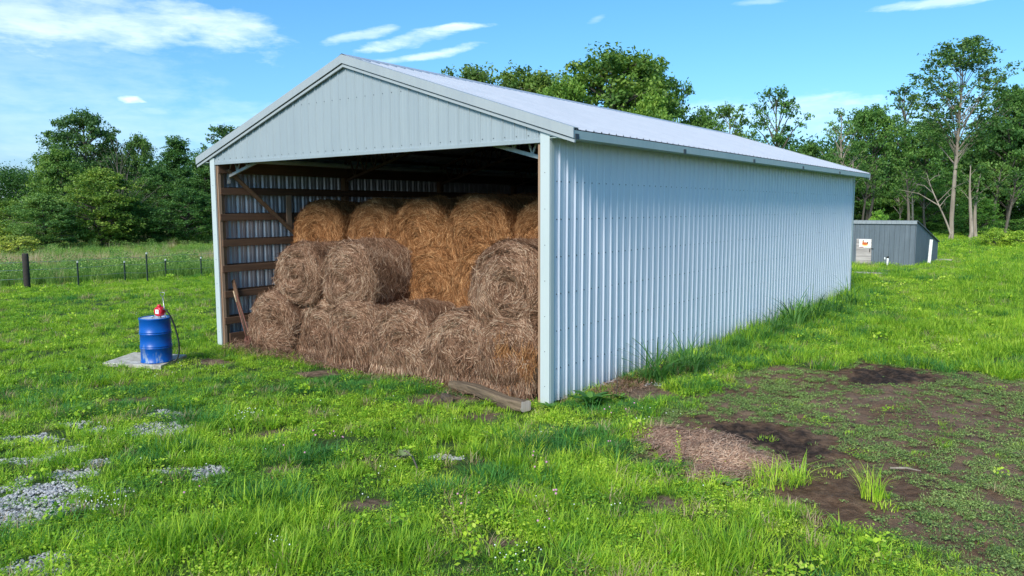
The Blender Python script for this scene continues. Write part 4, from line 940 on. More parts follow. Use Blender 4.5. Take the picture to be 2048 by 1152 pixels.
T('oak_tree', 1385, 212, 180, 56, 'skirt2', 'dark green low tree behind the roof right of the light green one', group=GM, color=(.8, .95, .8))
T('slender_tree', 1410, 206, 100, 62, 'open2', 'small airy tree right of the dark green low tree', group=GM, color=(.8, .95, .8))
T('slender_tree', 1468, 194, 120, 60, 'open1', 'airy round-topped tree with sky showing through behind the roof', group=GM, color=(.9, 1., .9))
T('slender_tree', 1560, 166, 125, 60, 'open2', 'tall airy tree with feathery top standing alone above the roof end', group=GM, color=(.85, 1.05, .95))
T('broadleaf_tree', 1500, 262, 200, 66, 'skirt2', 'low dark tree behind the roof under the airy trees', group=GM, color=(.75, .9, .7))
T('broadleaf_tree', 1625, 280, 130, 72, 'skirt3', 'low dark tree behind the far end of the roof', group=GM, color=(.65, .8, .7))
T('slender_tree', 1690, 208, 90, 84, 'sparse1', 'thin sparse tree at the left of the right-hand wood', group=GR, color=(.8, .9, .9))
T('broadleaf_tree', 1745, 202, 150, 88, 'broad2', 'dense rounded dark tree of the right-hand wood', group=GR, color=(.7, .85, .75))
T('slender_tree', 1822, 158, 125, 92, 'sparse2', 'fine-leaved bare-looking tree left of the tall pale-trunked one', group=GR, color=(.6, .7, .85))
T('broadleaf_tree', 1860, 225, 130, 88, 'broad1', 'dark tree filling the gap left of the tall pale trunk', group=GR, color=(.6, .78, .68))
T('broadleaf_tree', 1985, 235, 130, 90, 'broad3', 'dark tree right of the tall pale-trunked one', group=GR, color=(.6, .78, .68))
T('broadleaf_tree', 2035, 160, 170, 86, 'broad2', 'tall tree at the right edge of the photo', group=GR, color=(.65, .8, .75))
T('broadleaf_tree', 2110, 180, 180, 86, 'broad1', 'tall dark tree whose trunk stands outside the right edge of the photo', group=GR, color=(.65, .8, .75))
T('broadleaf_tree', 1665, 300, 150, 94, 'skirt1', 'leafy understorey tree at the left of the right-hand wood', group=GR, color=(.6, .78, .68))
T('broadleaf_tree', 1775, 320, 130, 96, 'skirt2', 'leafy understorey tree behind the grey shed', group=GR, color=(.62, .78, .6))
T('broadleaf_tree', 1935, 300, 150, 96, 'skirt3', 'leafy understorey tree behind the twin trunks', group=GR, color=(.6, .8, .65))
T('broadleaf_tree', 1855, 350, 140, 84, 'skirt1', 'lighter green understorey tree left of the tall pale trunk', group=GR, color=(.8, .95, .7))
T('broadleaf_tree', 2020, 330, 150, 92, 'skirt2', 'understorey tree at the right edge behind the shrub', group=GR, color=(.6, .8, .65))
T('broadleaf_tree', 1960, 385, 90, 76, 'skirt3', 'small leafy tree beside the broken twin trunks', group=GR, color=(.8, 1., .75))
# tall pale-trunked tree (own mesh)
def unique_tree(name, px, by, ty, wpx, label, seed, **k):
    p = G(px, by); dist = (p-CAM)@_fw; tpt = D(px, ty, dist); h = float(tpt[2]); k.setdefault('R', wpx*dist/F/2)
    tm, lm = tree_meshes(seed, h, **k); o = empty(name, (p[0], p[1], 0)); tag(o, label, 'tree', GR); link('trunk', tm, o)
    if lm: c_ = link('crown', lm, o); c_.color = (.78, .9, .95, 1)
    return o, h
unique_tree('tall_tree', 1903, 483, 80, 178, 'tallest tree at the right with a long pale trunk and high open crown', 5, base=.46, nl=54, cr=.85, nleaf=13000, leaf=.27, shape='round', rise=.8, twigs=4, tr=.21, lr=.5, bark=M_BARKPALE, bend=.12, fill=12)
for i, (px, by, ty, wpx, ln, lab) in enumerate(((1938, 484, 318, 50, (.0, -.0), 'broken-topped pale trunk right of the tallest tree'), (1951, 483, 340, 46, (.03, 0), 'second pale leaning trunk close beside the broken-topped trunk'))):
    unique_tree('broken_trunk', px, by, ty, wpx, lab, 21+i, base=.5, nl=7, cr=.4, nleaf=500, leaf=.22, rise=.7, twigs=1, tr=.19, lr=.6, bark=M_BARKPALE, bend=.25, lean=ln)
unique_tree('dead_leaning_tree', 1893, 484, 340, 120, 'leaning grey trunk with long bare limbs left of the tallest trunk', 33, base=.5, nl=7, cr=.4, nleaf=0, leaf=.2, leafy=0, rise=.4, twigs=3, tr=.09, lr=.6, bark=M_BARKPALE, bend=.5, lean=(-.22, -.10))
for i, (px, ty, rr, pale, lab) in enumerate(((1716, 300, .16, 1, 'leaning pale trunk just right of the barn corner'), (1735, 330, .13, 0, 'thin brown trunk behind the shed, second from the barn'), (1743, 320, .17, 0, 'brown trunk behind the shed, third from the barn'), (1800, 380, .10, 1, 'thin pinkish trunk standing over the middle of the shed roof'), (1818, 330, .18, 0, 'brown trunk over the right part of the shed roof'), (1828, 335, .13, 1, 'slightly leaning thin trunk over the right end of the shed roof'), (1858, 360, .15, 0, 'grey leaning trunk above the sloping shed roof'), (1999, 330, .2, 0, 'grey trunk leaning right near the right edge of the photo'), (2022, 340, .15, 0, 'dark trunk closest to the right edge of the photo'))):
    dist = 74+3*(i % 4); tpt = D(px, ty, dist); h = float(tpt[2]); tm, lm = tree_meshes(60+i, h, R=1.6, base=.55, nl=9, cr=.6, nleaf=900, leaf=.24, rise=.8, twigs=2, tr=rr, bark=M_BARKPALE if pale else M_BARK, bend=.25, lean=(.03*(i % 3-1), 0))
    o = empty('slim_tree', (tpt[0], tpt[1], 0)); tag(o, lab, 'tree', GR); link('trunk', tm, o); c_ = link('crown', lm, o); c_.color = (.7, .85, .75, 1)
# shrubs
GS = 'shrubs at the wood edge'
T('leafy_shrub', 1990, 458, 70, 58, 'shrub1', 'yellow-green shrub in the grass at the right edge, its left half', 'shrub', GS, (2.0, 1.8, .9))
T('leafy_shrub', 2040, 462, 80, 57, 'shrub2', 'yellow-green shrub cut by the right edge of the photo', 'shrub', GS, (2.0, 1.8, .9))
T('leafy_shrub', 1758, 424, 40, 72, 'shrub1', 'round bright shrub showing above the shed roof', 'shrub', GS, (1.6, 1.8, 1.))
T('leafy_shrub', 1880, 462, 90, 80, 'shrub2', 'low shrub at the foot of the tallest trunk', 'shrub', GS, (1., 1.2, .8))
T('leafy_shrub', 1960, 452, 100, 82, 'shrub1', 'dark shrub behind the yellow-green one', 'shrub', GS, (.9, 1.1, .8))
T('leafy_shrub', 2030, 440, 110, 84, 'shrub2', 'tall dark shrub below the trees at the right edge', 'shrub', GS, (.8, 1., .75))
T('leafy_shrub', 1850, 445, 90, 84, 'shrub1', 'dark shrub behind the sloping shed roof', 'shrub', GS, (.8, 1., .75))
T('dry_bush', 30, 472, 95, 52, 'shrub2', 'tan dry bush at the left edge in front of the trees', 'bush', None, (4.2, 2.3, 1.8))
# far wood as one mass
rg = np.random.default_rng(77); P = []; tt = []
def wood_band(px0, px1, ty, dist, n, rows=3):
    for i in range(n):
        u = rg.random(); px = px0+(px1-px0)*u; dd = dist+rg.random()*14*1.0; topz = D(px, ty+14*(vnoise(np.array([px*.02]), np.array([dist*1.]), 1, 9, 3)[0]-.5)*4, dd); z = topz[2]*rg.random()**.8
        P.append((topz[0], topz[1], z))
wood_band(-300, 120, 350, 190, 3000); wood_band(1560, 2350, 285, 112, 2600); wood_band(560, 1560, 300, 120, 1500); wood_band(150, 600, 330, 110, 1200)
P = np.array(P); nc = len(P); per = 26; cid = np.repeat(np.arange(nc), per); n = len(cid); Pn = P[cid]+rg.normal(0, 1, (n, 3))*np.array([1.1, 1.1, .8]); Pn[:, 2] = np.maximum(Pn[:, 2], .1)
nn = rg.normal(0, .6, (n, 3))+[0, 0, .7]; nn /= np.linalg.norm(nn, axis=1)[:, None]; a_ = np.cross(nn, rg.normal(0, 1, (n, 3))); a_ /= np.linalg.norm(a_, axis=1)[:, None]; b2 = np.cross(nn, a_); sz = rg.uniform(.3, .6, n)[:, None]
a_ *= sz*.5; b2 *= sz*.35; Vl = np.stack([Pn-a_, Pn+b2, Pn+a_, Pn-b2], 1).reshape(-1, 3)
me = raw_mesh('far_wood', Vl, np.arange(n*4).reshape(n, 4), mats=[M_LEAF], attrs={'tint': np.repeat(np.clip(rg.random(nc)[cid]*.5+rg.random(n)*.3, 0, 1), 4)})
o = link('far_wood', me); o.color = (.5, .68, .62, 1); tag(o, 'dark mass of the wood behind the nearer trees', 'wood', kind='stuff')

# ------------------------------------------------------------------ grass
def tuft(seed, n, r, h0, h1, lean, w=.006, mt=M_GRASS, seg=3, droop=.5):
    rg = np.random.default_rng(seed); rr = r*np.sqrt(rg.random(n)); t = rg.random(n)*2*pi; bx = rr*np.cos(t); by = rr*np.sin(t)
    h = rg.uniform(h0, h1, n)*(1-.35*rr/r); az_ = t+rg.normal(0, 1.1, n); ln_ = np.clip(lean*rg.uniform(.3, 1.3, n), 0, 1.3); ww = w*rg.uniform(.6, 1.3, n)
    dx, dy = np.cos(az_), np.sin(az_); px_, py_ = -dy, dx; V = []
    for k in range(seg+1):
        s = k/seg; hor = ln_*h*s**1.7; ver = h*(s-droop*ln_*s*s*.6); cx = bx+dx*hor; cy = by+dy*hor; wd = ww*(1-s**1.6)*.5 if k < seg else 0*ww
        V.append(np.stack([cx-px_*wd, cy-py_*wd, ver], 1))
        if k < seg: V.append(np.stack([cx+px_*wd, cy+py_*wd, ver], 1))
    nv = 2*seg+1; V = np.stack(V, 1).reshape(-1, 3); base = np.arange(n)[:, None]*nv; Fq = []
    # the tip is closed with a collapsed quad
    for k in range(seg-1): Fq.append(base+np.array([2*k, 2*k+1, 2*k+3, 2*k+2]))
    Fq = np.concatenate(Fq, 0) if Fq else np.zeros((0, 4), int); Ft = base+np.array([2*seg-2, 2*seg-1, 2*seg])
    faces = [tuple(f) for f in Fq.tolist()]+[tuple(f) for f in Ft.tolist()]
    tint = np.clip(rg.random(n)*.85+.1*rg.normal(0, 1, n), 0, 1)
    me = raw_mesh('tuft', V, faces, mats=[mt], attrs={'tint': np.repeat(tint, nv)}); return me
def leaflets(seed, n, r, h, size, mt=M_GRASS, stems=True):
    rg = np.random.default_rng(seed); rr = r*np.sqrt(rg.random(n)); t = rg.random(n)*2*pi; P = np.stack([rr*np.cos(t), rr*np.sin(t), h*rg.uniform(.35, 1, n)], 1)
    nn = rg.normal(0, .45, (n, 3))+[0, 0, 1]; nn /= np.linalg.norm(nn, axis=1)[:, None]; a_ = np.cross(nn, rg.normal(0, 1, (n, 3))); a_ /= np.linalg.norm(a_, axis=1)[:, None]; b2 = np.cross(nn, a_); s = size*rg.uniform(.6, 1.3, n)[:, None]
    a_ = a_*s*.5; b2 = b2*s*.36; V = np.stack([P-a_, P+b2, P+a_, P-b2], 1).reshape(-1, 3)
    return raw_mesh('leaflets', V, np.arange(n*4).reshape(n, 4), mats=[mt], attrs={'tint': np.repeat(rg.random(n), 4)})
def scatter(name, pts, rot, scl, ids, meshes, label, cat):
    col = bpy.data.collections.new(name+'_source')
    for i, me in enumerate(meshes):
        o = bpy.data.objects.new('%s_source_%02d' % (name, i), me); col.objects.link(o)
    me = bpy.data.meshes.new(name); me.vertices.add(len(pts)); me.vertices.foreach_set('co', np.asarray(pts, np.float32).ravel())
    for an, av, ty in (('rz', rot, 'FLOAT'), ('scl', scl, 'FLOAT'), ('pid', ids, 'INT')):
        a = me.attributes.new(an, ty, 'POINT'); a.data.foreach_set('value', np.asarray(av, np.float32 if ty == 'FLOAT' else np.int32))
    o = link(name, me); tag(o, label, cat, kind='stuff')
    ng = bpy.data.node_groups.new(name+'_scatter', 'GeometryNodeTree'); ng.interface.new_socket('Geometry', in_out='INPUT', socket_type='NodeSocketGeometry'); ng.interface.new_socket('Geometry', in_out='OUTPUT', socket_type='NodeSocketGeometry')
    gi = ng.nodes.new('NodeGroupInput'); go = ng.nodes.new('NodeGroupOutput'); ip = ng.nodes.new('GeometryNodeInstanceOnPoints'); ci = ng.nodes.new('GeometryNodeCollectionInfo')
    ci.inputs['Collection'].default_value = col; ci.inputs['Separate Children'].default_value = True; ci.inputs['Reset Children'].default_value = True
    def na(nm, ty): n = ng.nodes.new('GeometryNodeInputNamedAttribute'); n.data_type = ty; n.inputs[0].default_value = nm; return n.outputs['Attribute']
    cx = ng.nodes.new('ShaderNodeCombineXYZ'); ng.links.new(na('rz', 'FLOAT'), cx.inputs[2])
    er = ng.nodes.new('FunctionNodeEulerToRotation'); ng.links.new(cx.outputs[0], er.inputs[0])
    cs = ng.nodes.new('ShaderNodeCombineXYZ'); s_ = na('scl', 'FLOAT')
    for k in range(3): ng.links.new(s_, cs.inputs[k])
    ng.links.new(gi.outputs[0], ip.inputs['Points']); ng.links.new(ci.outputs[0], ip.inputs['Instance']); ip.inputs['Pick Instance'].default_value = True
    ng.links.new(na('pid', 'INT'), ip.inputs['Instance Index']); ng.links.new(er.outputs[0], ip.inputs['Rotation']); ng.links.new(cs.outputs[0], ip.inputs['Scale'])
    ng.links.new(ip.outputs[0], go.inputs[0])
    mo = o.modifiers.new('scatter', 'NODES'); mo.node_group = ng; return o
def to_view(x, y):
    dx = x-CAM[0]; dy = y-CAM[1]; dep = dx*_fw[0]+dy*_fw[1]+(-CAM[2])*_fw[2]; lat = dx*_r2[0]+dy*_r2[1]
    return dep, lat/np.maximum(dep, .1)*F+1024
def samp(rg, n, d0, d1, pw=1.0, margin=130):
    """random ground points seen between two distances, uniform per area"""
    dep = np.sqrt(rg.random(n)*(d1*d1-d0*d0)+d0*d0); px = rg.uniform(-margin, 2048+margin, n)
    hd = np.array([_fw[0], _fw[1]])/np.hypot(_fw[0], _fw[1]); rt = np.array([hd[1], -hd[0]])
    lat = (px-1024)/F*dep; dd = dep-CAM[2]*sin(PITCH)
    return CAM[0]+hd[0]*dd/cos(PITCH)+rt[0]*lat, CAM[1]+hd[1]*dd/cos(PITCH)+rt[1]*lat, dep, px
SPOST = np.array([a, a])  # unused anchor
slabP = [tuple(v) for v in (G(205, 733)[:2], G(322, 739)[:2], G(374, 716)[:2], G(268, 711)[:2])]
stepP = [(G(1735, 547)[0]-1.7, G(1735, 547)[1]-.3), (G(1735, 547)[0]+1., G(1735, 547)[1]-.3), (G(1735, 547)[0]+1., G(1735, 547)[1]+.3), (G(1735, 547)[0]-1.7, G(1735, 547)[1]+.3)]
logA, logB = G(1055, 822)[:2], G(900, 776)[:2]
def blocked(x, y):
    bl = (x > -W-.06) & (x < .06) & (y > -.03) & (y < LB+.1)
    bl |= (x > shc[0]-LW) & (x < shc[0]+.3) & (y > shc[1]-.1) & (y < shc[1]+DP)
    bl |= poly_dist(x, y, slabP) > -.02; bl |= poly_dist(x, y, stepP) > 0
    e = logB-logA; t = np.clip(((x-logA[0])*e[0]+(y-logA[1])*e[1])/(e@e), 0, 1); bl |= np.hypot(x-logA[0]-t*e[0], y-logA[1]-t*e[1]) < .15
    return bl
FL = [tuple(G(-200, 598)[:2]), tuple(G(55, 576)[:2]), tuple(G(250, 573)[:2]), tuple(G(440, 554)[:2]), tuple(G(800, 540)[:2])]   # mown edge before the fence
def beyond_fence(x, y):
    """signed distance past the mown edge, left of the barn"""
    p0 = np.array(FL[1]); p1 = np.array(FL[3]); e = p1-p0; e /= np.hypot(*e); nrm = np.array([-e[1], e[0]])
    if nrm[0] > 0: nrm = -nrm
    return (x-p0[0])*nrm[0]+(y-p0[1])*nrm[1]
rg = np.random.default_rng(123)
# --- lawn near
SH = [tuft(1+i, 60, .17, .04, .10, .95, .0080) for i in range(3)]
MD = [tuft(11+i, 44, .15, .09, .20, .9, .0090) for i in range(3)]
TL = [tuft(21+i, 26, .13, .16, .38, .5, .0100) for i in range(2)]
CV = [leaflets(31+i, 90, .17, .08, .024) for i in range(2)]
WD = [leaflets(41, 34, .10, .16, .05, M_GRASS), tuft(45, 26, .10, .10, .26, 1.1, .012)]
TLx = tuft(51, 30, .10, .28, .50, .95, .0095)
DK = [tuft(301, 70, .17, .06, .16, .95, .0075, M_GSHADE), tuft(302, 50, .15, .10, .24, 1.0, .009, M_GSHADE)]
YL = [tuft(311, 26, .14, .14, .32, .75, .0105, M_GBRIGHT), tuft(312, 32, .14, .07, .18, .95, .0095, M_GBRIGHT)]
CR = [tuft(321, 30, .05, .14, .30, 1.2, .011, M_GRASS, 4, .8), tuft(322, 26, .05, .10, .24, 1.3, .012, M_GBRIGHT, 4, .8), tuft(323, 34, .10, .08, .24, 1.1, .007, M_DRY)]
LAWN = SH+MD+TL+CV+WD+[TLx]+DK+YL+CR      # 0-2,3-5,6-7,8-9,10-11,12
X = []; 
for d0, d1, dens in ((4.5, 9, 105), (9, 14, 80), (14, 22, 50), (22, 36, 26), (36, 70, 10)):
    area = (d1*d1-d0*d0)/2*(2308/F); n = int(area*dens); x, y, dep, px = samp(rg, n, d0, d1); X.append(np.stack([x, y, dep], 1))
X = np.concatenate(X); x, y, dep = X.T
dirt_, mud_, blk_, gr_, br_ = masks(x, y)
hn = vnoise(x, y, .55, 61, 3); hn2 = vnoise(x, y, 1.7, 62, 2); u = rg.random(len(x))
bf = beyond_fence(x, y)
patch = vnoise(x, y, 1.3, 63, 3)
keep = ~blocked(x, y) & (u > dirt_*.97) & (u > gr_*.74) & (u > br_*.93) & (u < .55+patch*1.0) & ~((bf > .9) & (x < -W)) & (patch > .27) & (vnoise(x, y, 3.1, 67, 2) > .20)
x, y, dep, hn, hn2, dirt_, gr_, br_ = [v[keep] for v in (x, y, dep, hn, hn2, dirt_, gr_, br_)]
# tall fresh grass in the foreground, along the wall, beyond the dirt
tallz = np.zeros_like(x)
for e in ((420, 1090, 150, 50), (640, 1110, 140, 50), (800, 1120, 90, 45), (1470, 1115, 130, 45), (1640, 1130, 70, 30), (560, 1000, 90, 40), (1290, 860, 50, 20)): tallz = np.maximum(tallz, np.clip(ell(x, y, *e)*1.4, 0, 1))
wallz = np.clip(1-(x-.1)/1.3, 0, 1)*((x > 0) & (y > 3.4) & (y < LB+2)); right = ((x > 1.5) & (y > 5)).astype(float)
frontz = np.clip(1-(np.abs(y+1.5)/2.2), 0, 1)*(x < -.5)*(x > -9)
hh = hn*.72+hn2*.35-.22*(x < -8)+tallz*(.05+.5*rg.random(len(x)))+wallz*.7+right*.18-frontz*.25-gr_*.6-dirt_*.8-br_*.3
r_ = rg.random(len(x)); pid = np.where(hh > .98, 6+rg.integers(0, 2, len(x)), np.where(hh > .60, 3+rg.integers(0, 3, len(x)), rg.integers(0, 3, len(x))))
pid = np.where((r_ < .22) & (hh < .8), 8+rg.integers(0, 2, len(x)), pid); pid = np.where((r_ > .965), 10+rg.integers(0, 2, len(x)), pid); pid = np.where((hh > 1.05) & (r_ > .8), 12, pid)
shadez = np.zeros_like(x); ylz = np.zeros_like(x)
for e in ((1110, 890, 170, 40), (700, 770, 220, 22), (1000, 960, 120, 30), (450, 760, 100, 12), (620, 930, 80, 15), (1250, 900, 60, 25)): shadez = np.maximum(shadez, np.clip(ell(x, y, *e)*2.2, 0, 1))  # shade around the barn corner and front, painted by choosing darker tufts
shadez = np.maximum(shadez, np.clip(1-(x-.1)/2.2, 0, 1)*((x > 0) & (y > 2) & (y < LB+1))); shadez = np.maximum(shadez, np.clip((vnoise(x, y, .8, 401, 2)-.62)*5, 0, .7))  # painted shade strip beside the wall, then random dark patches
for e in ((420, 1090, 170, 60), (640, 1110, 160, 60), (820, 1120, 110, 50), (1470, 1115, 160, 60), (1640, 1130, 90, 40), (200, 1010, 160, 30), (1330, 1080, 70, 30), (300, 900, 120, 25), (1950, 1120, 150, 40)): ylz = np.maximum(ylz, np.clip(ell(x, y, *e)*2., 0, .85))
ylz = np.maximum(ylz, np.where((x < -8) | ((x > 2.5) & (y > 6)), .35, 0)+np.clip((vnoise(x, y, 1.1, 402, 2)-.58)*4, 0, .6)*(1-shadez))
q_ = rg.random(len(x)); r2_ = rg.random(len(x))
pid = np.where((q_ < shadez*.6) & (r2_ < .85), np.where(hh > .55, 14, 13), pid); pid = np.where((q_ > 1-ylz*.7) & (r2_ < .85), np.where(((hh > .6) | (r2_ < .1)) & (x > -8), 15, 16), pid)
pid = np.where((r2_ > .88) & (dep < 20), 17+rg.integers(0, 2, len(x)), pid); pid = np.where((r2_ > .955) & (hh < .85), 19, pid)
sc_ = rg.uniform(.65, 1.45, len(x))*np.clip(.75+hh*.35, .55, 1.3)*np.interp(dep, [5, 12, 22, 36, 70], [.92, 1.0, 1.2, 1.6, 2.4])
pts = np.stack([x, y, ground_z(x, y)-.005], 1)
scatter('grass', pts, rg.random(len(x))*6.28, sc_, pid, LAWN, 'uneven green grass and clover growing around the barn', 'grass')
# --- sparse creeping weeds on the dirt
x, y, dep, px = samp(rg, 190000, 5, 19); dirt_, mud_, blk_, gr_, br_ = masks(x, y); cn = vnoise(x, y, 4.2, 71, 4)
k = (dirt_ > .4) & (rg.random(len(x)) < np.clip((cn-.34)*2.6, 0.05, .7)*(1-.95*mud_)*(1-.9*blk_)*(1-.75*np.clip(ell(x, y, 1850, 825, 230, 60)*2, 0, 1))+.35*np.clip(ell(x, y, 1980, 1120, 380, 90)*2, 0, 1)) & (poly_dist(x, y, sp_pts) < .05); x, y = x[k], y[k]
WEED = [leaflets(81, 22, .055, .03, .019, M_WEED), leaflets(82, 14, .04, .024, .017, M_WEED), tuft(83, 14, .05, .03, .075, 1.1, .006, M_WEED)]
scatter('creeping_weeds', np.stack([x, y, ground_z(x, y)-.012], 1), rg.random(len(x))*6.28, rg.uniform(.6, 1.3, len(x)), rg.choice([0, 0, 1, 2], len(x)), WEED, 'small creeping weeds scattered over the bare trampled dirt', 'weeds')
# --- tall weeds along and beyond the fence
TWX = [tuft(98+i, 70, .30, .18, .42, .7, .014, M_FARGR) for i in range(2)]
TW = [tuft(91+i, 40, .28, .45, .95, .5, .016, M_TALL) for i in range(3)]+[leaflets(95, 160, .30, .75, .07, M_TALL)]+[tuft(96, 36, .28, .5, 1.05, .4, .012, M_DRY)]+TWX
x, y, dep, px = samp(rg, 42000, 27, 75, margin=200); bf = beyond_fence(x, y); f1 = vnoise(x, y, .12, 101, 3); f2 = vnoise(x, y, .5, 102, 2)
k = (bf > .5+f2*.6) & (px < 480) & (x < -W-1) & (rg.random(len(x)) < np.where(bf < 5, 1, .75)); x, y, dep, bf, f1, f2 = [v[k] for v in (x, y, dep, bf, f1, f2)]
strip = bf < 6.5+3*f2
pid = np.where(rg.random(len(x)) < .2, 3, rg.integers(0, 3, len(x))); pid = np.where((rg.random(len(x)) < np.where((bf > 9) & (bf < 17) & (f1 > .48), .5, .03)), 4, pid)
pid = np.where(~strip & (pid != 4) & (rg.random(len(x)) < .9), 5+rg.integers(0, 2, len(x)), pid)
sc_ = np.where(strip, rg.uniform(.7, 1.25, len(x)), rg.uniform(.7, 1.2, len(x)))
scatter('tall_weeds', np.stack([x, y, 0*x], 1), rg.random(len(x))*6.28, sc_, pid, TW, 'tall rough grass and weeds along the fence and over the field', 'tall grass')
# --- long grass at the wood edge on the right
x, y, dep, px = samp(rg, 16000, 44, 85, margin=200); f2 = vnoise(x, y, .3, 112, 2)
k = (px > 1650) & ~blocked(x, y) & (rg.random(len(x)) < np.clip((dep-52)/20+f2-.3, .05, 1)); x, y = x[k], y[k]
scatter('wood_edge_grass', np.stack([x, y, 0*x], 1), rg.random(len(x))*6.28, rg.uniform(.4, 1.0, len(x)), rg.integers(0, 4, len(x)), [tuft(121+i, 40, .3, .3, .8, .6, .02, M_GRASS) for i in range(3)]+[leaflets(125, 160, .35, .6, .08, M_GRASS)], 'long green grass in front of the right-hand wood', 'grass')

# --- individual plants
def clump(name, px, py, label, cat, me, s=1.0, group=None, z=0.0, wall=False):
    p = G(px, py); 
    if wall: p[0] = max(p[0], .18)
    o = link(name, me, loc=(p[0], p[1], float(ground_z(p[0:1], p[1:2])[0])+z)); o.scale = (s,)*3; o.rotation_euler = (0, 0, random.random()*6); tag(o, label, cat, group); return o
def arch(seed, n, r, h0, h1, lean, w): return tuft(seed, n, r, h0, h1, lean, w, M_JOHN if w > .019 else M_GRASS, 7, .95)
J = [arch(201, 60, .18, .55, 1.35, .95, .030), arch(202, 95, .26, .5, 1.2, 1.0, .028), arch(203, 64, .20, .45, 1.0, .95, .026)]
gj = 'tall arching grass clumps along the side wall'
for i, (px, py, k, s, lab) in enumerate(((1308, 764, 0, 1.15, 'tall dark arching grass clump against the wall, nearest the front corner'), (1378, 742, 1, 1.1, 'broad dark grass clump against the wall, second from the front corner'), (1345, 752, 2, .85, 'low grass clump between the two nearest tall clumps at the wall'), (1440, 715, 2, .65, 'lower grass clump at the wall, midway along it'), (1480, 700, 1, .6, 'shaggy grass clump at the wall between the midway one and the dry-stalked one'), (1552, 668, 1, 1.0, 'dense dark grass clump just before the tallest arching one'), (1520, 682, 2, .9, 'thin grass clump with dry stalks at the wall past its middle'), (1585, 655, 0, 1.35, 'tallest arching grass clump toward the far end of the wall'), (1625, 642, 1, 1.3, 'wide grass clump next to the tallest one toward the wall end'), (1665, 626, 1, 1.05, 'grass clump just before the far corner of the barn'), (1700, 612, 0, 1.2, 'grass clump hiding the foot of the far corner of the barn'))):
    clump('tall_grass_clump', px, py, lab, 'grass clump', J[k], s, gj, wall=True)
clump('grass_tussock', 1548, 965, 'bright green tussock at the right end of the straw pile', 'grass clump', arch(211, 150, .26, .18, .48, 1.0, .010), 1.0)
clump('grass_tussock', 1595, 962, 'loose bright tussock right beside the one at the straw pile', 'grass clump', arch(212, 80, .18, .22, .55, .9, .010), 1.0)
clump('grass_tussock', 1742, 1000, 'upright bright tussock standing alone on the bare mud', 'grass clump', arch(213, 80, .10, .28, .68, .55, .011), 1.0)
clump('grass_tussock', 1770, 1020, 'small low tussock just right of the lone upright one', 'grass clump', arch(214, 40, .12, .08, .2, .8, .010), 1.0)
clump('grass_tussock', 1120, 1000, 'dark arching tussock in the foreground below the cut branch', 'grass clump', arch(215, 60, .16, .2, .4, .9, .010), 1.0)
def rosette(seed, n, size, hgt, wid=.35, mt=M_JOHN, seg=5):
    rg = np.random.default_rng(seed); V = []; Fc = []; tt = []
    for i in range(n):
        a0 = rg.random()*2*pi; Ls = size*rg.uniform(.6, 1.1); el0 = rg.uniform(.4, 1.2); d = np.array([cos(a0), sin(a0)]); sd = np.array([-d[1], d[0]]); b0 = len(V); tn = rg.random()
        for k in range(seg+1):
            s = k/seg; rr = Ls*s*cos(el0*(1-.6*s)); z = .02+Ls*hgt*(sin(el0)*s-.55*s*s*sin(el0)); wd = Ls*wid*sin(pi*min(.08+s*.92, 1))**.8*.5*(1+.15*rg.normal())
            for q in (-1, 0, 1): V.append((d[0]*rr+sd[0]*wd*q, d[1]*rr+sd[1]*wd*q, z-(abs(q)-.5)*-.05*Ls)); tt.append(tn)
        for k in range(seg):
            for q in range(2): Fc.append((b0+k*3+q, b0+k*3+q+1, b0+(k+1)*3+q+1, b0+(k+1)*3+q))
    return raw_mesh('rosette', V, Fc, mats=[mt], attrs={'tint': tt}, smooth=True)
clump('broadleaf_weed', 1180, 812, 'dark broad-leaved weed at the wall just right of the front corner', 'weed', rosette(221, 22, .34, 1.3), 1.0, wall=True)
clump('broadleaf_weed', 1240, 800, 'small broad-leaved weed at the wall by the dead twig', 'weed', rosette(222, 12, .16, 1.2), 1.0, wall=True)
clump('broadleaf_weed', 1100, 822, 'low leafy weed at the foot of the white corner trim', 'weed', rosette(223, 16, .2, 1.2), 1.0)
clump('thistle_rosette', 1455, 968, 'flat grey-green rosette weed below the straw pile', 'weed', rosette(224, 16, .19, .5, .3, M_TALL), 1.0)
mb = MB(); mb.tube([(0, 0, 0), (.02, 0, .25), (.03, 0, .48)], [.008, .006, .003], 5)
for zz_, dx, dy in ((.1, -.08, .02), (.16, .09, -.03), (.25, .05, .05), (.32, -.04, .03)): mb.tube([(.01, 0, zz_), (dx, dy, zz_+.1), (dx*1.1, dy, zz_+.17)], [.005, .003, .002], 5)
p = G(1232, 795); o = mb.build('dead_weed_stalk', M_BARK, loc=(max(p[0], .14), p[1], 0)); tag(o, 'bare reddish twig standing against the ribbed wall', 'weed')
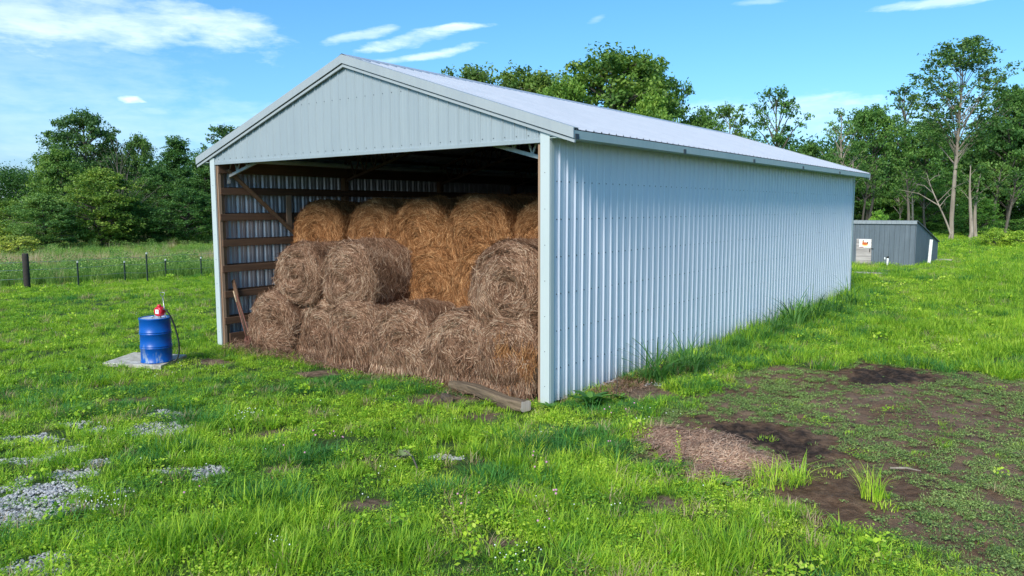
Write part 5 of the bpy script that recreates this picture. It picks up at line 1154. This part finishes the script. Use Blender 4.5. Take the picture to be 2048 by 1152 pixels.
# leafy weed stalks
def stalk(seed, h, n, ls, mt=M_GRASS):
    rg = np.random.default_rng(seed); V = []; Fc = []; tt = []
    def leaf(p, d, nrm, s):
        sd = np.cross(nrm, d); b0 = len(V); V.extend([p, p+d*s*.5+sd*s*.28, p+d*s, p+d*s*.5-sd*s*.28]); Fc.append((b0, b0+1, b0+2, b0+3)); tt.extend([.6+.4*rg.random()]*4)
    for k in range(3):
        lx, ly = rg.normal(0, .12, 2)*h; prev = np.array([0, 0, 0.]); m2 = n//3
        for i in range(m2+1):
            s = i/m2; p = np.array([lx*s, ly*s, h*s*(1-.15*k)]); b0 = len(V)
            if i: V.extend([prev+[.003, 0, 0], prev-[.003, 0, 0], p-[.002, 0, 0], p+[.002, 0, 0]]); Fc.append((b0, b0+1, b0+2, b0+3)); tt.extend([.5]*4)
            a_ = rg.random()*6.28; d = np.array([cos(a_), sin(a_), .5]); d /= np.linalg.norm(d); nr = np.array([-cos(a_)*.4, -sin(a_)*.4, .9]); leaf(p, d, nr, ls*rg.uniform(.6, 1.2)); a_ += 2.8; d = np.array([cos(a_), sin(a_), .5]); d /= np.linalg.norm(d); leaf(p, d, nr, ls*rg.uniform(.6, 1.2)); prev = p
    return raw_mesh('stalk', np.array(V), np.array(Fc), mats=[mt], attrs={'tint': tt})
for i, (px, py, h, lab) in enumerate(((1128, 985, .34, 'yellowish leafy weed stalk in the foreground grass left of the dirt'), (1215, 960, .32, 'slender weed stalk with pink bud near the shaded grass patch'), (1360, 935, .42, 'leafy weed stalk standing at the left end of the straw pile'), (1075, 960, .26, 'short weed stalk left of the yellowish one'), (870, 905, .26, 'weed stalk with broad leaves right of the cut branch'))):
    clump('weed_stalk', px, py, lab, 'weed', stalk(230+i, h, 42, .045), 1.0, 'weed stalks in the foreground')
# cut leafy branch
p = G(835, 945); cb_ = empty('cut_branch', (p[0], p[1], .05)); tag(cb_, 'cut branch with wilted pale leaves lying in the foreground grass', 'branch')
mb = MB(); mb.tube([(0, 0, 0), (-.10, .02, .12), (-.22, .03, .16), (-.36, .02, .10)], [.012, .010, .007, .004], 6); mb.tube([(-.1, .02, .12), (-.12, -.08, .16), (-.2, -.16, .1)], [.007, .005, .003], 5); mb.build('stem', M_BARK, cb_)
o = link('leaves', rosette(240, 18, .15, .8, .4, leaf_mat('wilted_leaf', [(.1, (.10, .16, .05)), (.5, (.2, .28, .1)), (.9, (.34, .4, .18))], .3, 2, False)), cb_, (-.2, -.02, .08))
# flowers: white and pink clusters
def flowers(name, spots, colr, label, size=.013):
    rg = np.random.default_rng(len(spots)+3); mb = MB(); mf = plain(name+'_petal', colr, .6)
    for px, py, n, sp in spots:
        c = G(px, py)
        for i in range(n):
            q = c[:2]+rg.normal(0, sp, 2); z = rg.uniform(.10, .19); s = size*rg.uniform(.7, 1.2)
            mb.tube([(q[0], q[1], 0), (q[0]+.01, q[1], z)], .0018, 3, 1, cap=False)
            vs = []; 
            for zz2, rr2 in ((-.4, .3), (0, .55), (.35, .35)):
                for j in range(6): vs.append((q[0]+.01+s*rr2*cos(j*pi/3), q[1]+s*rr2*sin(j*pi/3), z+s*zz2))
            mb.add(vs, [(r*6+j, r*6+(j+1) % 6, (r+1)*6+(j+1) % 6, (r+1)*6+j) for r in (0, 1) for j in range(6)]+[tuple(range(12, 18))], 0, True)
    o = mb.build(name, [mf, M_TALL]); tag(o, label, 'flowers', kind='stuff')
flowers('white_flowers', [(185, 1020, 16, .10), (215, 1028, 22, .10), (492, 846, 14, .10), (500, 838, 8, .08), (560, 1108, 12, .09), (1045, 1135, 14, .12), (1148, 1040, 10, .4), (760, 960, 8, .5), (300, 880, 10, .8), (1330, 850, 8, .3), (350, 750, 14, .6), (150, 640, 30, 2.5), (700, 860, 16, 1.), (2000, 700, 12, 1.)], (.78, .8, .74), 'tiny white flowers scattered in the foreground grass')
flowers('pink_clover_flowers', [(1215, 905, 2, .02), (1065, 932, 2, .03), (1080, 950, 2, .05), (1085, 1080, 2, .05), (930, 1015, 3, .1), (660, 895, 5, .2), (390, 1005, 3, .15), (1103, 1012, 3, .06), (620, 900, 4, .3), (1240, 838, 5, .2)], (.62, .3, .42), 'pink clover flowers scattered in the foreground grass', .024)
# gravel stones
x, y, dep, px = samp(rg, 220000, 5, 15); _, _, _, gr_, _ = masks(x, y); k = (gr_ > .45) & (rg.random(len(x)) < .85) & ~blocked(x, y); x, y = x[k], y[k]
def stone(seed):
    rg = np.random.default_rng(seed); V = []; 
    for z, r in ((-.35, .4), (0, 1), (.5, .75), (.75, .25)):
        for j in range(6): V.append((r*cos(j*pi/3+z)*rg.uniform(.75, 1.2), r*sin(j*pi/3+z)*rg.uniform(.7, 1.1), z*rg.uniform(.7, 1)))
    Fc = [(r*6+j, r*6+(j+1) % 6, (r+1)*6+(j+1) % 6, (r+1)*6+j) for r in range(3) for j in range(6)]+[(18, 19, 20, 21, 22, 23)]
    return raw_mesh('stone', np.array(V)*.013, Fc, mats=[M_STONE[seed % 2]])
M_STONE = [plain('grey_gravel', (.30, .30, .31), .85, 0, .35, 3), plain('pale_gravel', (.52, .51, .51), .85, 0, .3, 3)]
scatter('gravel', np.stack([x, y, ground_z(x, y)+.004], 1), rg.random(len(x))*6.28, rg.uniform(.6, 1.7, len(x)), rg.integers(0, 4, len(x)), [stone(i) for i in range(4)], 'grey gravel showing through the grass', 'gravel')
print('objects', len(bpy.data.objects))
